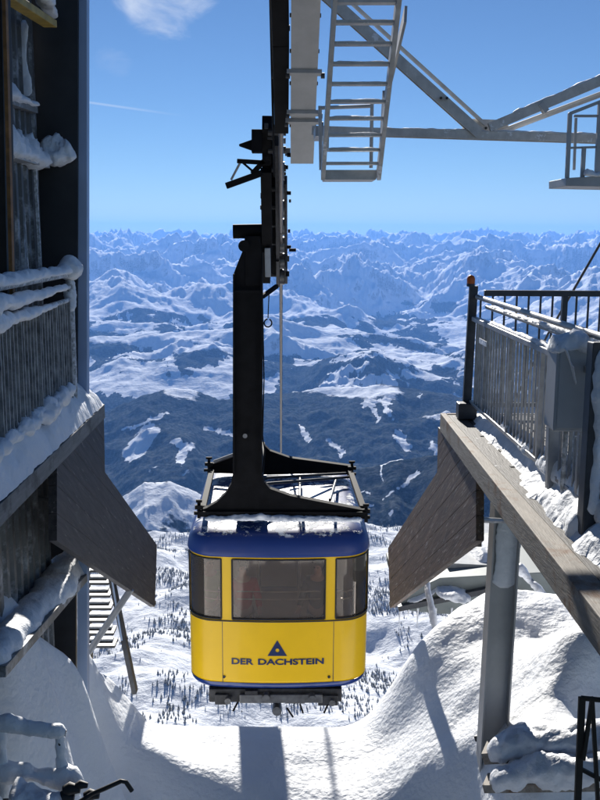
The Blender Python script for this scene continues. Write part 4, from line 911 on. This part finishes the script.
lumpy([P(205,519,14.08), P(250,518,14.08), P(310,519,14.08), P(362,520,14.08)], [.06,.07,.07,.05], [.04,.05,.05,.04], seed=95, amp=.4, flat=.6).build('snow_cap', M['snow'], hg)
for k, (u, v, Yv) in enumerate(((199,509,14.2), (366,513,14.2), (209,466,17.3), (352,470,17.3))):
    q = MB(); q.bar(P(u,v+9,Yv), P(u,v-9,Yv), .05, .05, up=(0,1,0)); q.bar(P(u-4,v-2,Yv-.04), P(u+4,v-2,Yv-.04), .07, .06, up=(0,0,1)); q.bar(P(u-3,v-8,Yv), P(u+3,v-8,Yv), .04, .04); q.bar(P(u-5,v+4,Yv+.03), P(u+4,v+4,Yv+.03), .04, .05)
    q.build('corner_bracket', M['black'], cc)
MB().tube([P(262.5,300,14.3), P(264,380,14.3), P(262.5,436,14.3), P(265,452,14.6), P(262,476,14.8)], .010, 6).build('cable_conduit', M['black'], cc)
# carriage on the rope
ca = MB().bar(P(252,232,14.4), P(236,232,14.4), .15, .15).build('carriage', M['black'], cc, bevel=.01)
def cpart(nm, m_, *a, **k): return a[0].build(nm, m_, ca, bevel=k.get('bevel', .008))
cpart('damper', M['black'], MB().tube([P(233,231.5,14.3), P(262,231,14.3)], .105, 16), bevel=0)
cpart('side_plate', M['black'], MB().bar(P(267,122,12.9), P(266.5,278,16.0), .13, .22, up=upv))
cpart('side_plate', M['mech'], MB().bar(P(277,140,13.0), P(278,282,16.2), .06, .20, up=upv))
cpart('side_plate', M['mech'], MB().bar(P(285.5,180,13.9), P(286,280,16.2), .05, .16, up=upv))
for v, Yv in ((132,12.9),(150,13.2),(168,13.6),(188,14.0),(206,14.4),(224,14.8),(242,15.2),(258,15.6),(274,16.0)):
    w0, w1 = (262, 287) if v > 175 else (268, 286)
    MB().tube([P(w0,v,Yv), P(w1,v,Yv)], .05, 10).build('axle', M['mech'], ca)
    if v > 150: MB().tube([P(280,v+3,Yv+.05), P(284.5,v+3,Yv+.05)], .13, 18).build('roller', M['roller'], ca)
    if v in (150, 188, 242): MB().tube([P(287,v+5,Yv), P(291,v+5,Yv)], .028, 8).build('bolt', M['black'], ca)
cpart('link_plate', M['black'], MB().bar(P(273,128,13.05), P(273.5,270,15.9), .10, .12, up=upv))
cpart('gear_box', M['black'], MB().bar(P(257,130,13.0), P(257,153,13.0), .14, .2, up=(0,1,0)))
cpart('spike', M['black'], MB().prism([P(239,144,13.0), P(256,138,13.0), P(256,152,13.0), P(239,146,13.0)], (0,.06,0)))
cpart('bracket_arm', M['black'], MB().bar(P(226,186,13.2), P(262,173,13.2), .06, .085))
cpart('bracket_arm', M['black'], MB().bar(P(237,161,13.2), P(270,163,13.2), .05, .06))
cpart('bracket_arm', M['railsteel'], MB().bar(P(231,180,13.2), P(240,163,13.2), .03, .04, up=(0,1,0)))
cpart('bracket_arm', M['black'], MB().bar(P(252,174,13.2), P(264,161,13.2), .05, .07))
cpart('bracket_arm', M['black'], MB().bar(P(242,162,13.2), P(256,174,13.2), .02, .03))
cpart('link', M['black'], MB().bar(P(266,170,13.4), P(267,250,14.3), .15, .12, up=(0,1,0)))
cpart('link', M['steel'], MB().bar(P(267.5,248,14.15), P(268,277,14.15), .085, .06, up=(0,1,0)))
cpart('joint_housing', M['black'], MB().bar(P(253,236,14.3), P(254,285,14.3), .24, .35, up=(0,1,0)))
cpart('stay', M['black'], MB().bar(P(262,297,14.3), P(277,286,14.6), .06, .06))
cpart('joint', M['black'], MB().tube([P(244,246,14.05), P(244,246,14.4)], .085, 16), bevel=0)
MB().tube([P(289,250,14.6), P(296,250,14.6)], .025, 8).build('lug', M['black'], ca)
hk = MB().tube([P(269,294,14.2), P(268,318,14.2)], .008, 6).build('hook_line', M['black'], ca)
MB().tube([P(268+3.8*math.cos(a_), 323+4*math.sin(a_), 14.2) for a_ in np.linspace(-1.2, 4.6, 14)], .012, 6).build('hook', M['black'], hk)
rnd = random.Random(4)
for k in range(34):     # small fittings of the clamp gear
    v = rnd.uniform(125, 292); Yv = np.interp(v, [125, 292], [12.9, 16.2]); u = rnd.choice([rnd.uniform(261,268), rnd.uniform(273,291), rnd.uniform(284,290)])
    if v < 150: u = rnd.uniform(262, 284)
    c = P(u, v, Yv-.1); s = rnd.uniform(.02, .055)
    MB().box((c.x-s*.7, c.y-.05, c.z-s), (c.x+s*.7, c.y+.05, c.z+s)).build('fitting', rnd.choice([M['black'], M['mech'], M['mech'], M['roller']]), ca, bevel=.006)

# ------------------------------------------------------------------ passengers
SK = mat('skin', (.48,.30,.22), .55, var=.05)
HR = mat('dark_hair', (.03,.02,.015), .6)
def person(label, loc, yaw, jcol, tcol, arm=0.0, s=1.0, lean=0.0):
    rt = thing('person', label, 'person', loc, 'passengers in the cabin'); rt.rotation_euler.z = yaw
    def skin(name, V_, E_, R_, m_, par, sub=2):
        me = bpy.data.meshes.new(name); me.from_pydata([tuple(Vector(v)*s) for v in V_], E_, []); ob = bpy.data.objects.new(name, me); COL.objects.link(ob); ob.parent = par
        sk = ob.modifiers.new('skin', 'SKIN'); sv_ = me.skin_vertices[0].data if me.skin_vertices else None
        if sv_ is None:
            bm = bmesh.new(); bm.from_mesh(me); bm.verts.layers.skin.verify(); bm.to_mesh(me); bm.free(); sv_ = me.skin_vertices[0].data
        for i, r in enumerate(R_): sv_[i].radius = (r[0]*s, r[1]*s) if isinstance(r, tuple) else (r*s, r*s)
        sv_[0].use_root = True
        sb = ob.modifiers.new('sub', 'SUBSURF'); sb.levels = 1; sb.render_levels = sub; me.materials.append(m_)
        for p in me.polygons: p.use_smooth = True
        sk.use_smooth_shade = True; return ob
    V_ = [(0,0,.95),(0,0,1.12),(0,-.01,1.30),(0,0,1.44),(0,-.01,1.52),(0,-.03,1.60),(0,-.03,1.70)]; E_ = [(0,1),(1,2),(2,3),(3,4),(4,5),(5,6)]; R_ = [(.15,.11),(.14,.10),(.17,.11),(.12,.08),(.052,.052),(.072,.088),(.062,.075)]
    for sg_ in (-1, 1):
        b0 = len(V_); hz = 1.02+arm*.22; el = (sg_*.25, -.02-arm*.05, 1.14)
        hd = (sg_*(.27-.08*arm), -.12-.28*arm, .90+.28*arm)
        V_ += [(sg_*.18,0,1.40), el, hd]; E_ += [(3,b0),(b0,b0+1),(b0+1,b0+2)]; R_ += [.062,.042,(.030,.034)]
        dr = (Vector(hd)-Vector(el)).normalized(); pal = Vector(hd)+dr*.06; V_.append(tuple(pal)); E_.append((b0+2,b0+3)); R_.append((.034,.018)); side = Vector((0,1,0)).cross(dr).normalized() if abs(dr.y) < .9 else Vector((1,0,0))
        fwd_ = side.cross(dr)
        for k in range(4):
            q = pal+side*(.022*(k-1.5))+dr*.03; f1 = q+dr*(.035-.004*abs(k-1)); f2 = f1+dr*.018+fwd_*.015
            c = len(V_); V_ += [tuple(q), tuple(f1), tuple(f2)]; E_ += [(b0+3,c),(c,c+1),(c+1,c+2)]; R_ += [.010,.009,.007]
        c = len(V_); V_ += [tuple(pal-side*.03*1-dr*.02), tuple(pal-side*.055+dr*.012)]; E_ += [(b0+3,c),(c,c+1)]; R_ += [.011,.008]
        b1 = len(V_); V_ += [(sg_*.10,0,.86),(sg_*.115,-.01,.48),(sg_*.12,.02,.10),(sg_*.12,-.12,.045)]; E_ += [(0,b1),(b1,b1+1),(b1+1,b1+2),(b1+2,b1+3)]; R_ += [.088,.058,.042,(.042,.03)]
    body_ = skin('body', V_, E_, R_, SK, rt)
    JV = [(0,0,.90),(0,0,1.12),(0,-.01,1.30),(0,0,1.43),(0,0,1.49)]; JE = [(0,1),(1,2),(2,3),(3,4)]; JR = [(.175,.14),(.165,.13),(.195,.14),(.135,.10),(.075,.075)]
    for sg_ in (-1, 1):
        b0 = len(JV); JV += [(sg_*.18,0,1.40),(sg_*.25,-.02-arm*.05,1.14),(sg_*(.27-.08*arm),-.12-.28*arm,.90+.28*arm)]; JE += [(3,b0),(b0,b0+1),(b0+1,b0+2)]; JR += [.082,.062,.050]
    skin('jacket', JV, JE, JR, jcol, body_)
    TV = [(0,0,.95)]; TE = []; TR = [(.16,.125)]
    for sg_ in (-1, 1):
        b1 = len(TV); TV += [(sg_*.10,0,.84),(sg_*.115,-.01,.48),(sg_*.12,.02,.14)]; TE += [(0,b1),(b1,b1+1),(b1+1,b1+2)]; TR += [.105,.078,.062]
    skin('trousers', TV, TE, TR, tcol, body_)
    hv_ = skin('hair', [(0,.02,1.70),(0,.0,1.745),(0,.045,1.64)], [(0,1),(0,2)], [(.078,.085),(.055,.06),(.06,.05)], HR, body_)
    for sg_ in (-1, 1):
        c = Vector((sg_*.03,-.105,1.655))*s; MB().tube([c+Vector((0,.012,0))+rt.location, c+rt.location], .011*s, 8).build('eye', HR, body_)
    c = Vector((0,-.112,1.635))*s+rt.location; MB().tube([c+Vector((0,.02,.03)), c+Vector((0,-.012,-.005)), c+Vector((0,.02,-.012))], [.008,.013,.008], 8).build('nose', SK, body_)
    return rt
cloth = {k: mat(k+'_jacket', c, .7, var=.15, nscale=12) for k, c in (('red', (.42,.02,.03)), ('black', (.02,.02,.022)), ('green', (.12,.30,.04)), ('navy', (.02,.03,.07)))}
fz = ZB+.06
person('passenger in a red jacket behind the left part of the front window', (P(243,640,14.8).x, 14.75, fz), R(12), cloth['red'], cloth['black'], .5, 1.0)
person('passenger in black clothes behind the right part of the front window', (P(318,640,14.7).x, 14.8, fz), R(-25), cloth['black'], cloth['navy'], .3, 1.0)
person('passenger in a green jacket behind the left corner window', (P(209,640,15).x, 15.15, fz), R(30), cloth['green'], cloth['black'], .2, .97)
